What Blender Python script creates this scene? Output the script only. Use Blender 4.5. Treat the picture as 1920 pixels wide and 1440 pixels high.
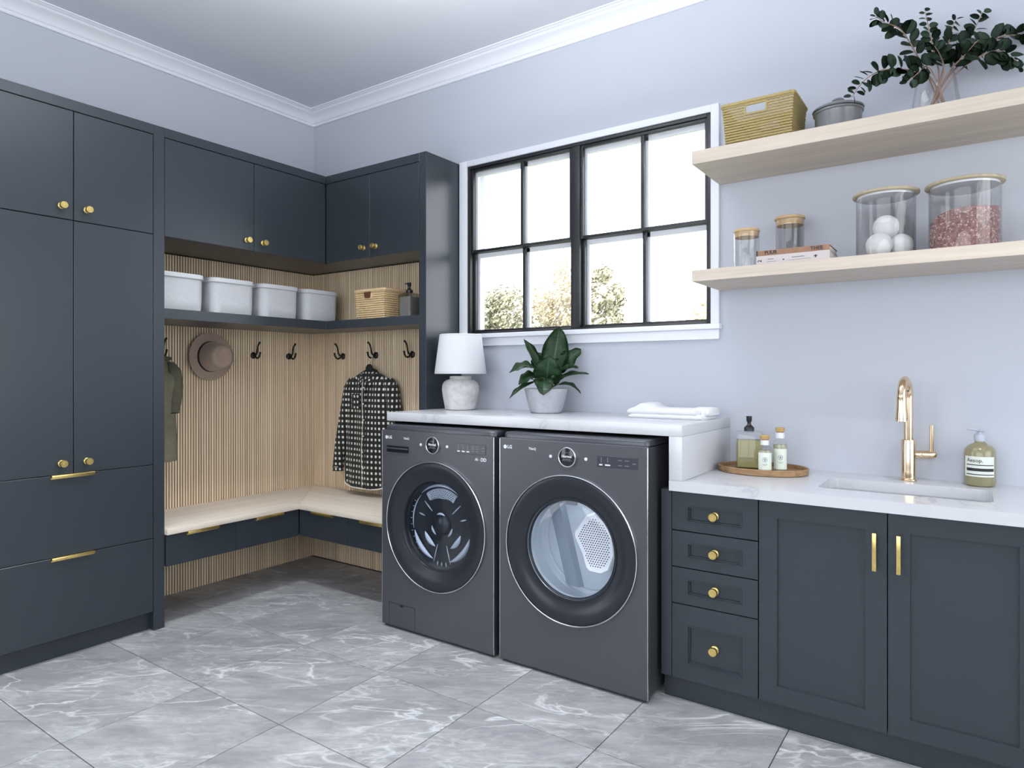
import bpy, bmesh, math, random
from mathutils import Vector, Matrix, Euler
random.seed(7)
PI = math.pi
for o in list(bpy.data.objects): bpy.data.objects.remove(o)
S = bpy.context.scene
COL = S.collection

# ---------------------------------------------------------------- camera, sky, light, exposure
cd = bpy.data.cameras.new('camera'); cam = bpy.data.objects.new('camera', cd); COL.objects.link(cam)
cam.location = (3.774, -3.012, 1.25); cam.rotation_euler = (PI/2, 0, math.radians(34.87))
cd.lens = 1251.4/1920*36; cd.sensor_width = 36; cd.shift_y = -19/1920; cd.clip_start = 0.02
S.camera = cam
W = bpy.data.worlds.new('world'); S.world = W; W.use_nodes = True
bg = W.node_tree.nodes['Background']; bg.inputs[0].default_value = (0.93, 0.965, 1.0, 1); bg.inputs[1].default_value = 5.0
S.view_settings.view_transform = 'Standard'; S.view_settings.look = 'None'
S.view_settings.exposure = 0.0; S.view_settings.gamma = 1; S.view_settings.use_curve_mapping = False
def area(name, loc, rot, sx, sy, power, color=(0.90, 0.95, 1.0)):
    l = bpy.data.lights.new(name, 'AREA'); l.shape = 'RECTANGLE'; l.size = sx; l.size_y = sy; l.energy = power; l.color = color
    o = bpy.data.objects.new(name, l); COL.objects.link(o); o.location = loc; o.rotation_euler = rot; return o
sl = bpy.data.lights.new('sun', 'SUN'); sl.energy = 3.0; sl.angle = math.radians(2); sl.color = (1, 0.95, 0.86)
so = bpy.data.objects.new('sun', sl); COL.objects.link(so); so.location = (12, -3, 14)
so.rotation_euler = Vector((-0.62, 0.30, -0.72)).to_track_quat('-Z', 'Y').to_euler()
# the room is lit by the overcast sky through one seen and three added windows; these portals only steer the sampling
for nm_, lc, rt, a_, b_ in (('portal_back', (2.078, 0.16, 1.955), (-PI/2, 0, 0), 1.42, 0.97), ('portal_front', (3.3, -4.96, 1.75), (PI/2, 0, 0), 4.6, 1.7), ('portal_left', (-0.16, -3.2, 1.40), (PI/2, 0, -PI/2), 1.5, 2.2), ('portal_right', (6.46, -1.95, 1.70), (PI/2, 0, PI/2), 3.3, 1.9)):
    area(nm_, lc, rt, a_, b_, 1).data.cycles.is_portal = True      

# ---------------------------------------------------------------- helpers
OFF = {}
def off(p): return OFF.get(p.name, Vector((0, 0, 0))) if p else Vector((0, 0, 0))
def tag(o, label=None, cat=None, group=None, kind=None):
    if label: o['label'] = label
    if cat: o['category'] = cat
    if group: o['group'] = group
    if kind: o['kind'] = kind
    return o
def thing(name, label, cat, loc=(0, 0, 0), group=None, rotz=0):
    o = bpy.data.objects.new(name, None); COL.objects.link(o); o.empty_display_size = 0.05
    o.location = loc; o.rotation_euler = (0, 0, rotz); OFF[o.name] = Vector(loc)
    return tag(o, label, cat, group)
def struct(name, bm, m, parent=None):
    o = obj(name, bm, m, parent)
    if not parent: o['kind'] = 'structure'
    return o
def finish(bm, smooth=True, bevel=0, seg=2, angle=30):
    if bevel:
        bm.normal_update()
        es = [e for e in bm.edges if len(e.link_faces) == 2 and e.calc_face_angle(0) > math.radians(50)]
        bmesh.ops.bevel(bm, geom=es, offset=bevel, segments=seg, affect='EDGES', profile=0.5, clamp_overlap=True)
    bm.normal_update()
    for f in bm.faces: f.smooth = smooth
    for e in bm.edges:
        if len(e.link_faces) == 2 and e.calc_face_angle(0) > math.radians(angle): e.smooth = False
def mesh(name, bm, m, smooth=True, bevel=0, seg=2, angle=35):
    finish(bm, smooth, bevel, seg, angle)
    me = bpy.data.meshes.new(name); bm.to_mesh(me); bm.free()
    for k in (m if isinstance(m, (list, tuple)) else [m]): me.materials.append(k)
    return me
def obj(name, bm, m, parent=None, local=False, **kw):
    """bm in world coordinates (local=True: in the parent's frame); links ONE mesh object"""
    if parent and not local: bmesh.ops.translate(bm, verts=bm.verts, vec=-off(parent))
    me = mesh(name, bm, m, **kw)
    o = bpy.data.objects.new(name, me); COL.objects.link(o)
    if parent: o.parent = parent; OFF[o.name] = off(parent).copy()
    return o
def inst(name, me, parent=None, loc=(0, 0, 0), rot=(0, 0, 0), scale=(1, 1, 1), local=False):
    o = bpy.data.objects.new(name, me); COL.objects.link(o)
    o.location = Vector(loc) - (Vector((0, 0, 0)) if local else off(parent)); o.rotation_euler = rot; o.scale = scale
    if parent: o.parent = parent
    OFF[o.name] = Vector(loc)
    return o
def copy_tree(o, loc=None, rotz=None, label=None, parent=None):
    c = o.copy(); COL.objects.link(c)
    if parent: c.parent = parent
    if loc is not None: c.location = loc; OFF[c.name] = Vector(loc)
    if rotz is not None: c.rotation_euler[2] = rotz
    if label: c['label'] = label
    for ch in o.children: copy_tree(ch, parent=c)
    return c
def B(): return bmesh.new()
def box(bm, x0, x1, y0, y1, z0, z1, mi=0):
    v = [bm.verts.new((x, y, z)) for z in (z0, z1) for y in (y0, y1) for x in (x0, x1)]
    for q in ((0, 2, 3, 1), (4, 5, 7, 6), (0, 1, 5, 4), (2, 6, 7, 3), (0, 4, 6, 2), (1, 3, 7, 5)):
        bm.faces.new([v[i] for i in q]).material_index = mi
    return bm
def bx(*a, **k): return box(B(), *a, **k)
def loft(bm, rings, close=True, cap0=False, cap1=False, mi=0):
    R = [[bm.verts.new(p) for p in r] for r in rings]; n = len(R[0])
    for a, b in zip(R, R[1:]):
        for i in range(n if close else n-1):
            j = (i+1) % n
            try: bm.faces.new((a[i], a[j], b[j], b[i])).material_index = mi
            except ValueError: pass
    if cap0: bm.faces.new(list(reversed(R[0]))).material_index = mi
    if cap1: bm.faces.new(R[-1]).material_index = mi
    return R
def lathe(bm, prof, seg=32, c=(0, 0, 0), M=None, mi=0, sx=1, sy=1):
    """prof: (r, z) list; r == 0 ends close to a point"""
    rows = []
    for r, z in prof:
        if r <= 1e-6: pts = [Vector((0, 0, z))]
        else: pts = [Vector((r*sx*math.cos(2*PI*i/seg), r*sy*math.sin(2*PI*i/seg), z)) for i in range(seg)]
        pts = [(M @ p if M else p) + Vector(c) for p in pts]
        rows.append([bm.verts.new(p) for p in pts])
    for a, b in zip(rows, rows[1:]):
        for i in range(seg):
            j = (i+1) % seg
            if len(a) == 1 and len(b) == 1: continue
            if len(a) == 1: f = bm.faces.new((a[0], b[j], b[i]))
            elif len(b) == 1: f = bm.faces.new((a[i], a[j], b[0]))
            else: f = bm.faces.new((a[i], a[j], b[j], b[i]))
            f.material_index = mi
    return bm
def LA(prof, **k): return lathe(B(), prof, **k)
def tube(bm, pts, r, seg=8, closed=False, mi=0, cap=True):
    pts = [Vector(p) for p in pts]; n = len(pts); rr = r if isinstance(r, (list, tuple)) else [r]*n
    rings = []; up = None
    for i, p in enumerate(pts):
        t = (pts[(i+1) % n] - pts[i-1]) if closed or 0 < i < n-1 else (pts[1]-pts[0] if i == 0 else pts[-1]-pts[-2])
        t.normalize()
        if up is None: up = t.orthogonal().normalized()
        up = (up - t*up.dot(t)).normalized(); s = t.cross(up)
        rings.append([p + (up*math.cos(2*PI*k/seg) + s*math.sin(2*PI*k/seg))*rr[i] for k in range(seg)])
    if closed: rings.append(rings[0])
    loft(bm, rings, cap0=cap and not closed, cap1=cap and not closed, mi=mi)
    if closed: bmesh.ops.remove_doubles(bm, verts=bm.verts, dist=1e-6)
    return bm
def prism(bm, poly, ax, a0, a1, mi=0):
    """poly of 2-D points extruded along axis ax ('x','y','z')"""
    def P(u, v, a): return {'x': (a, u, v), 'y': (u, a, v), 'z': (u, v, a)}[ax]
    r0 = [P(u, v, a0) for u, v in poly]; r1 = [P(u, v, a1) for u, v in poly]
    loft(bm, [r0, r1], cap0=True, cap1=True, mi=mi)
    bmesh.ops.recalc_face_normals(bm, faces=bm.faces); return bm
def rrect(w, d, r, n=5, c=(0, 0)):
    out = []
    for cx, cy, a0 in ((w/2-r, d/2-r, 0), (-w/2+r, d/2-r, PI/2), (-w/2+r, -d/2+r, PI), (w/2-r, -d/2+r, 1.5*PI)):
        for i in range(n+1):
            a = a0 + PI/2*i/n; out.append((c[0]+cx+r*math.cos(a), c[1]+cy+r*math.sin(a)))
    return out
def circle(r, n, c=(0, 0)): return [(c[0]+r*math.cos(2*PI*i/n), c[1]+r*math.sin(2*PI*i/n)) for i in range(n)]
def text_mesh(txt, size, depth, m, bold=0.0, align='CENTER'):
    cu = bpy.data.curves.new('lettering', 'FONT'); cu.body = txt; cu.size = size; cu.extrude = depth; cu.align_x = align; cu.align_y = 'CENTER'; cu.offset = bold
    cu.resolution_u = 3
    o = bpy.data.objects.new('lettering', cu); COL.objects.link(o)
    dg = bpy.context.evaluated_depsgraph_get(); me = bpy.data.meshes.new_from_object(o.evaluated_get(dg))
    bpy.data.objects.remove(o); me.materials.clear(); me.materials.append(m); return me

# ---------------------------------------------------------------- materials
def nodes(name):
    m = bpy.data.materials.new(name); m.use_nodes = True; nt = m.node_tree
    return m, nt, nt.nodes['Principled BSDF']
def N(nt, t, **inp):
    n = nt.nodes.new(t)
    for k, v in inp.items():
        if k in ('operation', 'blend_type', 'data_type', 'noise_dimensions', 'wave_type', 'bands_direction', 'feature', 'distance', 'interpolation'): setattr(n, k, v)
        else:
            s = n.inputs[int(k[1:])] if k[0] == 'i' and k[1:].isdigit() else n.inputs[k]
            if hasattr(v, 'links'): nt.links.new(v, s)
            else: s.default_value = v
    return n
def ramp(nt, fac, stops, interp='LINEAR'):
    r = nt.nodes.new('ShaderNodeValToRGB'); r.color_ramp.interpolation = interp; nt.links.new(fac, r.inputs[0])
    e = r.color_ramp.elements
    while len(e) < len(stops): e.new(0.5)
    for el, (p, c) in zip(e, stops): el.position = p; el.color = (*c, 1) if len(c) == 3 else c
    return r.outputs[0]
def coords(nt, scale=(1, 1, 1), rot=(0, 0, 0), rand=0):
    tc = N(nt, 'ShaderNodeTexCoord'); v = tc.outputs['Object']
    if rand:
        oi = N(nt, 'ShaderNodeObjectInfo')
        mu = N(nt, 'ShaderNodeVectorMath', operation='SCALE'); 
        cb = N(nt, 'ShaderNodeCombineXYZ'); 
        for i in range(3): nt.links.new(oi.outputs['Random'], cb.inputs[i])
        nt.links.new(cb.outputs[0], mu.inputs[0]); mu.inputs['Scale'].default_value = rand
        ad = N(nt, 'ShaderNodeVectorMath', operation='ADD'); nt.links.new(v, ad.inputs[0]); nt.links.new(mu.outputs[0], ad.inputs[1]); v = ad.outputs[0]
    mp = N(nt, 'ShaderNodeMapping', Scale=scale, Rotation=rot); nt.links.new(v, mp.inputs['Vector']); return mp.outputs[0]
def bump(nt, bs, h, strength=0.3, dist=0.002):
    b = N(nt, 'ShaderNodeBump', Strength=strength, Distance=dist); nt.links.new(h, b.inputs['Height']); nt.links.new(b.outputs[0], bs.inputs['Normal'])
def plain(name, col, rough=0.5, metal=0, spec=0.5, coat=0, noise=0, nscale=40, bumpk=0, bscale=None, emit=None, sheen=0):
    m, nt, bs = nodes(name)
    bs.inputs['Base Color'].default_value = (*col, 1); bs.inputs['Roughness'].default_value = rough; bs.inputs['Metallic'].default_value = metal
    bs.inputs['Specular IOR Level'].default_value = spec; bs.inputs['Coat Weight'].default_value = coat; bs.inputs['Coat Roughness'].default_value = 0.08
    if sheen: bs.inputs['Sheen Weight'].default_value = sheen
    if noise or bumpk:
        v = coords(nt); nz = N(nt, 'ShaderNodeTexNoise', Scale=nscale, Detail=4, Vector=v)
        if noise:
            lo = tuple(c*(1-noise) for c in col); hi = tuple(min(1, c*(1+noise)) for c in col)
            nt.links.new(ramp(nt, nz.outputs['Fac'], [(0.3, lo), (0.7, hi)]), bs.inputs['Base Color'])
        if bumpk:
            nb = N(nt, 'ShaderNodeTexNoise', Scale=bscale or nscale, Detail=3, Vector=v); bump(nt, bs, nb.outputs['Fac'], bumpk, 0.002)
    if emit: bs.inputs['Emission Color'].default_value = (*emit[0], 1); bs.inputs['Emission Strength'].default_value = emit[1]
    return m
def wood(name, c1, c2, axis='x', rough=0.5, rand=0, fine=1.0, spec=0.4):
    m, nt, bs = nodes(name)
    sc = {'x': (0.9, 22, 22), 'y': (22, 0.9, 22), 'z': (22, 22, 0.9)}[axis]
    v = coords(nt, tuple(s*fine for s in sc), rand=rand)
    n1 = N(nt, 'ShaderNodeTexNoise', Scale=1.0, Detail=6, Roughness=0.65, Distortion=0.6, Vector=v)
    n2 = N(nt, 'ShaderNodeTexNoise', Scale=5.0, Detail=3, Vector=v)
    mx = N(nt, 'ShaderNodeMath', operation='MULTIPLY_ADD', i1=0.35, i2=0.0); nt.links.new(n2.outputs['Fac'], mx.inputs[0])
    ad = N(nt, 'ShaderNodeMath', operation='MULTIPLY_ADD', i1=0.7); nt.links.new(n1.outputs['Fac'], ad.inputs[0]); nt.links.new(mx.outputs[0], ad.inputs[2])
    col = ramp(nt, ad.outputs[0], [(0.35, c1), (0.68, c2)])
    if rand:
        oi = N(nt, 'ShaderNodeObjectInfo'); hv = N(nt, 'ShaderNodeHueSaturation', Color=col)
        mr = N(nt, 'ShaderNodeMapRange', i3=0.88, i4=1.1); nt.links.new(oi.outputs['Random'], mr.inputs[0]); nt.links.new(mr.outputs[0], hv.inputs['Value']); col = hv.outputs[0]
    nt.links.new(col, bs.inputs['Base Color'])
    bs.inputs['Roughness'].default_value = rough; bs.inputs['Specular IOR Level'].default_value = spec
    bump(nt, bs, ad.outputs[0], 0.12, 0.001); return m
def glass(name, tint=(1, 1, 1), gloss_rough=0.0, ior=1.45):
    """thin clear glass: straight-through light plus a Fresnel reflection"""
    m = bpy.data.materials.new(name); m.use_nodes = True; nt = m.node_tree; nt.nodes.clear()
    o = N(nt, 'ShaderNodeOutputMaterial'); t = N(nt, 'ShaderNodeBsdfTransparent', Color=(*tint, 1)); g = N(nt, 'ShaderNodeBsdfGlossy', Roughness=gloss_rough)
    lw = N(nt, 'ShaderNodeLayerWeight', Blend=0.5); pw = N(nt, 'ShaderNodeMath', operation='POWER', i1=4.0); nt.links.new(lw.outputs['Facing'], pw.inputs[0])
    f0 = ((ior-1)/(ior+1))**2; fr = N(nt, 'ShaderNodeMath', operation='MULTIPLY_ADD', i1=0.75, i2=f0); nt.links.new(pw.outputs[0], fr.inputs[0]); mx = N(nt, 'ShaderNodeMixShader'); nt.links.new(fr.outputs[0], mx.inputs[0])
    nt.links.new(t.outputs[0], mx.inputs[1]); nt.links.new(g.outputs[0], mx.inputs[2]); nt.links.new(mx.outputs[0], o.inputs[0]); return m

M = {}
M['wall'] = plain('wall_paint', (0.50, 0.527, 0.588), 0.85, spec=0.2, bumpk=0.05, nscale=180)
M['ceiling'] = plain('ceiling_paint', (0.70, 0.72, 0.78), 0.9, spec=0.2)
M['trim'] = plain('trim_paint', (0.80, 0.82, 0.88), 0.45)
M['cab'] = plain('cabinet_paint', (0.028, 0.036, 0.045), 0.31, spec=0.5, bumpk=0.02, nscale=300)
M['cab_dark'] = plain('cabinet_carcass', (0.015, 0.017, 0.020), 0.6)
M['frame'] = plain('window_black', (0.012, 0.013, 0.016), 0.35)
M['brass'] = plain('brass', (0.80, 0.60, 0.22), 0.28, metal=1, noise=0.08, nscale=60)
M['gold'] = plain('champagne_gold', (0.86, 0.66, 0.44), 0.14, metal=1)
M['iron'] = plain('black_iron', (0.012, 0.011, 0.011), 0.45, metal=0.3)
M['slat'] = wood('slat_oak', (0.68, 0.51, 0.335), (0.90, 0.73, 0.53), 'z', 0.6, rand=13)
M['backing'] = plain('slat_backing', (0.030, 0.021, 0.014), 0.9)
M['oakx'] = wood('bleached_oak_x', (0.50, 0.43, 0.35), (0.64, 0.56, 0.47), 'x', 0.5)
M['oaky'] = wood('bleached_oak_y', (0.50, 0.43, 0.35), (0.64, 0.56, 0.47), 'y', 0.5)
M['benchx'] = wood('bench_oak_x', (0.60, 0.53, 0.44), (0.76, 0.68, 0.58), 'x', 0.5); M['benchy'] = wood('bench_oak_y', (0.60, 0.53, 0.44), (0.76, 0.68, 0.58), 'y', 0.5)
M['lidwood'] = wood('jar_lid_bamboo', (0.42, 0.28, 0.15), (0.60, 0.43, 0.25), 'x', 0.5)
M['glass'] = glass('clear_glass'); M['pane'] = glass('window_glass', ior=1.3)
M['chrome'] = plain('satin_chrome', (0.78, 0.80, 0.84), 0.22, metal=1)
M['machine'] = plain('graphite_steel', (0.088, 0.090, 0.102), 0.36, metal=0.45, bumpk=0.02, nscale=400)
M['machine_side'] = plain('graphite_side', (0.050, 0.052, 0.058), 0.45, metal=0.3)
M['lid'] = plain('graphite_lid', (0.070, 0.075, 0.088), 0.30, metal=0.4)
M['door'] = plain('smoked_plastic', (0.020, 0.023, 0.030), 0.28, spec=0.3)
M['black'] = plain('black_gloss', (0.012, 0.013, 0.016), 0.15)
M['panelface'] = plain('touch_panel', (0.040, 0.042, 0.052), 0.25)
M['white_print'] = plain('white_print', (0.72, 0.74, 0.78), 0.5)
M['grey_print'] = plain('grey_print', (0.22, 0.23, 0.26), 0.5)
M['rubber'] = plain('dark_rubber', (0.018, 0.019, 0.021), 0.6)
M['black_print'] = plain('black_print', (0.015, 0.015, 0.016), 0.6)

def marble(name):
    m, nt, bs = nodes(name); v = coords(nt, (1, 1, 1), (0.3, 0.2, 0.7))
    n = N(nt, 'ShaderNodeTexNoise', Scale=2.2, Detail=7, Roughness=0.55, Distortion=0.9, Vector=v)
    s = N(nt, 'ShaderNodeMath', operation='SUBTRACT', i1=0.5); nt.links.new(n.outputs['Fac'], s.inputs[0])
    a = N(nt, 'ShaderNodeMath', operation='ABSOLUTE'); nt.links.new(s.outputs[0], a.inputs[0])
    vein = ramp(nt, a.outputs[0], [(0.0, (0.36, 0.37, 0.39)), (0.012, (0.52, 0.53, 0.56)), (0.05, (0.57, 0.58, 0.61))])
    k = N(nt, 'ShaderNodeTexNoise', Scale=1.1, Detail=2, Vector=v); msk = ramp(nt, k.outputs['Fac'], [(0.45, (0, 0, 0)), (0.62, (1, 1, 1))])
    mx = N(nt, 'ShaderNodeMix', data_type='RGBA'); nt.links.new(msk, mx.inputs[0]); mx.inputs[6].default_value = (0.57, 0.58, 0.61, 1); nt.links.new(vein, mx.inputs[7])
    nt.links.new(mx.outputs[2], bs.inputs['Base Color']); bs.inputs['Roughness'].default_value = 0.22; return m
M['marble'] = marble('white_quartz')
def tile_mat(name):
    m, nt, bs = nodes(name)
    v0 = coords(nt, (1, 1, 1), (0, 0, math.radians(-32)), rand=37); mp2 = N(nt, 'ShaderNodeMapping', Scale=(0.75, 2.1, 1)); nt.links.new(v0, mp2.inputs['Vector']); v = mp2.outputs[0]
    base = N(nt, 'ShaderNodeTexNoise', Scale=2.6, Detail=10, Roughness=0.66, Distortion=0.5, Vector=v)
    col = ramp(nt, base.outputs['Fac'], [(0.28, (0.21, 0.215, 0.225)), (0.5, (0.30, 0.305, 0.316)), (0.72, (0.41, 0.416, 0.426))])
    fn = N(nt, 'ShaderNodeTexNoise', Scale=13.0, Detail=8, Roughness=0.7, Distortion=0.4, Vector=v); fm = ramp(nt, fn.outputs['Fac'], [(0.25, (0.78, 0.78, 0.78)), (0.75, (1.22, 1.22, 1.22))])
    mm = N(nt, 'ShaderNodeMix', data_type='RGBA', blend_type='MULTIPLY'); mm.inputs[0].default_value = 1.0; nt.links.new(col, mm.inputs[6]); nt.links.new(fm, mm.inputs[7]); col = mm.outputs[2]
    def veins(scale, dist, w, seed, amt):
        mp = N(nt, 'ShaderNodeVectorMath', operation='ADD', i1=(seed, seed*2, 0)); nt.links.new(v, mp.inputs[0])
        n = N(nt, 'ShaderNodeTexNoise', Scale=scale, Detail=5, Roughness=0.5, Distortion=dist, Vector=mp.outputs[0])
        s = N(nt, 'ShaderNodeMath', operation='SUBTRACT', i1=0.5); nt.links.new(n.outputs['Fac'], s.inputs[0])
        a = N(nt, 'ShaderNodeMath', operation='ABSOLUTE'); nt.links.new(s.outputs[0], a.inputs[0])
        line = ramp(nt, a.outputs[0], [(0, (1, 1, 1)), (w, (0, 0, 0))])
        k = N(nt, 'ShaderNodeTexNoise', Scale=2.4, Detail=3, Vector=mp.outputs[0]); ms = ramp(nt, k.outputs['Fac'], [(0.46, (0, 0, 0)), (0.66, (amt, amt, amt))])
        q = N(nt, 'ShaderNodeMath', operation='MULTIPLY'); nt.links.new(line, q.inputs[0]); nt.links.new(ms, q.inputs[1]); return q.outputs[0]
    for sc, di, w, sd, amt in ((2.6, 0.7, 0.022, 3.1, 0.75), (6.0, 0.6, 0.028, 8.7, 0.40), (1.6, 0.5, 0.012, 15.3, 0.8), (11.0, 0.8, 0.05, 21.3, 0.30)):
        mx = N(nt, 'ShaderNodeMix', data_type='RGBA'); nt.links.new(veins(sc, di, w, sd, amt), mx.inputs[0]); nt.links.new(col, mx.inputs[6]); mx.inputs[7].default_value = (0.74, 0.75, 0.77, 1); col = mx.outputs[2]
    nt.links.new(col, bs.inputs['Base Color']); bs.inputs['Roughness'].default_value = 0.36; bs.inputs['Specular IOR Level'].default_value = 0.4
    return m
M['tile'] = tile_mat('grey_marble_tile')
M['grout'] = plain('grout', (0.06, 0.06, 0.062), 0.9)

# ---------------------------------------------------------------- room shell
RX, RY, H = 6.3, -4.8, 3.035
T = 0.15
fl = struct('floor', bx(-T, RX+T, RY-T, T, -0.12, -0.004), M['grout'])
tm = mesh('tile', bx(-0.2483, 0.2483, -0.2476, 0.2476, -0.004, 0.0), M['tile'], bevel=0.0008, seg=1)
for i in range(-3, 11):
    for j in range(-3, 9):
        cx, cy = 1.481+0.5*i, -0.287-0.4985*j
        if -0.2 < cx < RX and RY < cy < 0.2:
            inst('tile', tm, fl, (cx, cy, 0))
struct('ceiling', bx(-T, RX+T, RY-T, T, H, H+0.12), M['ceiling'])
def wall_with_hole(name, ax, c0, c1, a0, a1, holes, m):
    """holes along the wall (u0,u1,z0,z1), sorted by u"""
    bm = B()
    def bb(u0, u1, z0, z1):
        if ax == 'y': box(bm, u0, u1, c0, c1, z0, z1)
        else: box(bm, c0, c1, u0, u1, z0, z1)
    u = a0
    for h0, h1, z0, z1 in holes:
        bb(u, h0, 0, H); 
        if z0 > 0: bb(h0, h1, 0, z0)
        bb(h0, h1, z1, H); u = h1
    bb(u, a1, 0, H)
    return struct(name, bm, m)
wall_with_hole('wall_back', 'y', 0, T, -T, RX+T, [(1.372, 2.784, 1.474, 2.437)], M['wall'])
wall_with_hole('wall_left', 'x', -T, 0, RY-T, 0, [(-3.95, -2.45, 0.30, 2.50)], M['wall'])
wall_with_hole('wall_front', 'y', RY-T, RY, 0, RX+T, [(1.0, 5.6, 0.9, 2.6)], M['wall'])
wall_with_hole('wall_right', 'x', RX, RX+T, RY, 0, [(-3.6, -0.3, 0.75, 2.65)], M['wall'])
# crown moulding (profile: distance from wall, height below ceiling)
CP = [(0, -0.080), (0.012, -0.080), (0.016, -0.074), (0.014, -0.068), (0.018, -0.064), (0.024, -0.062), (0.034, -0.046), (0.052, -0.032), (0.074, -0.024), (0.080, -0.020), (0.084, -0.014), (0.092, -0.012), (0.100, -0.006), (0.108, -0.006), (0.108, 0), (0, 0)]
bm = B(); loft(bm, [[(x, -0.002, H+z) if False else (x*0+RX, -x, H+z) for x, z in CP], [(x, -x, H+z) for x, z in CP]], cap0=True, cap1=True); bmesh.ops.recalc_face_normals(bm, faces=bm.faces)
struct('trim_1', bm, M['trim'])
bm = B(); loft(bm, [[(x, RY, H+z) for x, z in CP], [(x, -x, H+z) for x, z in CP]], cap0=True, cap1=True); bmesh.ops.recalc_face_normals(bm, faces=bm.faces)
struct('trim_2', bm, M['trim'])
# ---- the window over the counter
wi = thing('window_1', None, None, (2.078, 0, 1.484)); wi['kind'] = 'structure'
wx0, wx1, wz0, wz1 = 1.378, 2.778, 1.484, 2.431
bm = B()
for a in ((1.317, 1.372, 1.46, 2.47), (2.784, 2.821, 1.46, 2.47), (1.372, 2.784, 2.437, 2.47)): box(bm, a[0], a[1], -0.02, 0.0, a[2], a[3])
obj('casing', bm, M['trim'], wi, bevel=0.002)
bm = B(); box(bm, 1.312, 2.832, -0.045, 0.0, 1.452, 1.476); box(bm, 1.372, 2.784, 0.0, 0.08, 1.470, 1.476); obj('window_sill', bm, M['trim'], wi, bevel=0.003)
obj('apron', bx(1.32, 2.821, -0.018, 0, 1.407, 1.452), M['trim'], wi, bevel=0.002)
bm = B()  # black jamb frame
box(bm, 1.372, 1.392, -0.012, 0.05, 1.476, 2.437); box(bm, 2.764, 2.784, -0.012, 0.05, 1.476, 2.437); box(bm, 1.392, 2.764, -0.012, 0.05, 2.420, 2.437); box(bm, 1.392, 2.764, -0.012, 0.05, 1.476, 1.487)
obj('window_frame', bm, M['frame'], wi, bevel=0.002)
obj('mullion', bx(2.052, 2.104, -0.010, 0.05, 1.487, 2.420), M['frame'], wi, bevel=0.002)
for a, b, mu in ((1.392, 2.052, 1.742), (2.104, 2.764, 2.446)):
    for lo, hi, y, rail in ((1.942, 2.420, -0.004, 'top'), (1.487, 1.956, 0.018, 'low')):
        s = B(); w = 0.016; d = 0.020
        box(s, a, a+w, y, y+d, lo, hi); box(s, b-w*0.7, b, y, y+d, lo, hi); box(s, a+w, b-w*0.7, y, y+d, hi-0.015, hi); box(s, a+w, b-w*0.7, y, y+d, lo, lo+0.015)
        so_ = obj('sash', s, M['frame'], wi, bevel=0.001)
        obj('muntin', bx(mu-0.009, mu+0.009, y+0.002, y+d-0.002, lo+0.01, hi-0.01), M['frame'], so_, bevel=0.001)
        for e in ((a+w-0.010, a+w+0.010), (mu-0.004, mu+0.018)): obj('outer_grille', bx(e[0], e[1], y+d+0.012, y+d+0.03, lo, hi), M['trim'], so_)
        obj('outer_grille', bx(a+w+0.010, b-w, y+d+0.012, y+d+0.03, hi-0.036, hi-0.012), M['trim'], so_)
        obj('pane', bx(a+w-0.004, mu-0.008, y+0.008, y+0.012, lo+0.012, hi-0.012), M['pane'], so_)
        obj('pane', bx(mu+0.008, b-w*0.7+0.004, y+0.008, y+0.012, lo+0.012, hi-0.012), M['pane'], so_)
def simple_window(name, ax, c, u0, u1, z0, z1, n):
    w = thing(name, None, None, (u0, c, z0) if ax == 'y' else (c, u0, z0)); w['kind'] = 'structure'
    def bb(bm, a0, a1, d0, d1, q0, q1):
        return box(bm, a0, a1, d0, d1, q0, q1) if ax == 'y' else box(bm, d0, d1, a0, a1, q0, q1)
    f = B()
    for a in ((u0, u0+0.05, z0, z1), (u1-0.05, u1, z0, z1), (u0+0.05, u1-0.05, z0, z0+0.05), (u0+0.05, u1-0.05, z1-0.05, z1)): bb(f, a[0], a[1], c-0.03, c+0.03, a[2], a[3])
    for i in range(1, n): bb(f, u0+(u1-u0)*i/n-0.02, u0+(u1-u0)*i/n+0.02, c-0.025, c+0.025, z0+0.05, z1-0.05)
    obj('window_frame', f, M['frame'], w)
    for i in range(n): obj('pane', bb(B(), u0+(u1-u0)*i/n+0.03, u0+(u1-u0)*(i+1)/n-0.03, c-0.002, c+0.002, z0+0.04, z1-0.04), M['pane'], w)
simple_window('added_window_2', 'y', RY-0.07, 1.0, 5.6, 0.9, 2.6, 5)  # unseen window, added behind the camera to light the room
simple_window('added_window_3', 'x', RX+0.07, -3.6, -0.3, 0.75, 2.65, 4)  # unseen window, placed and sized to light the alcove

simple_window('added_window_4', 'x', -0.07, -3.95, -2.45, 0.30, 2.50, 2)  # unseen window, added to brighten the machine fronts

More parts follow.
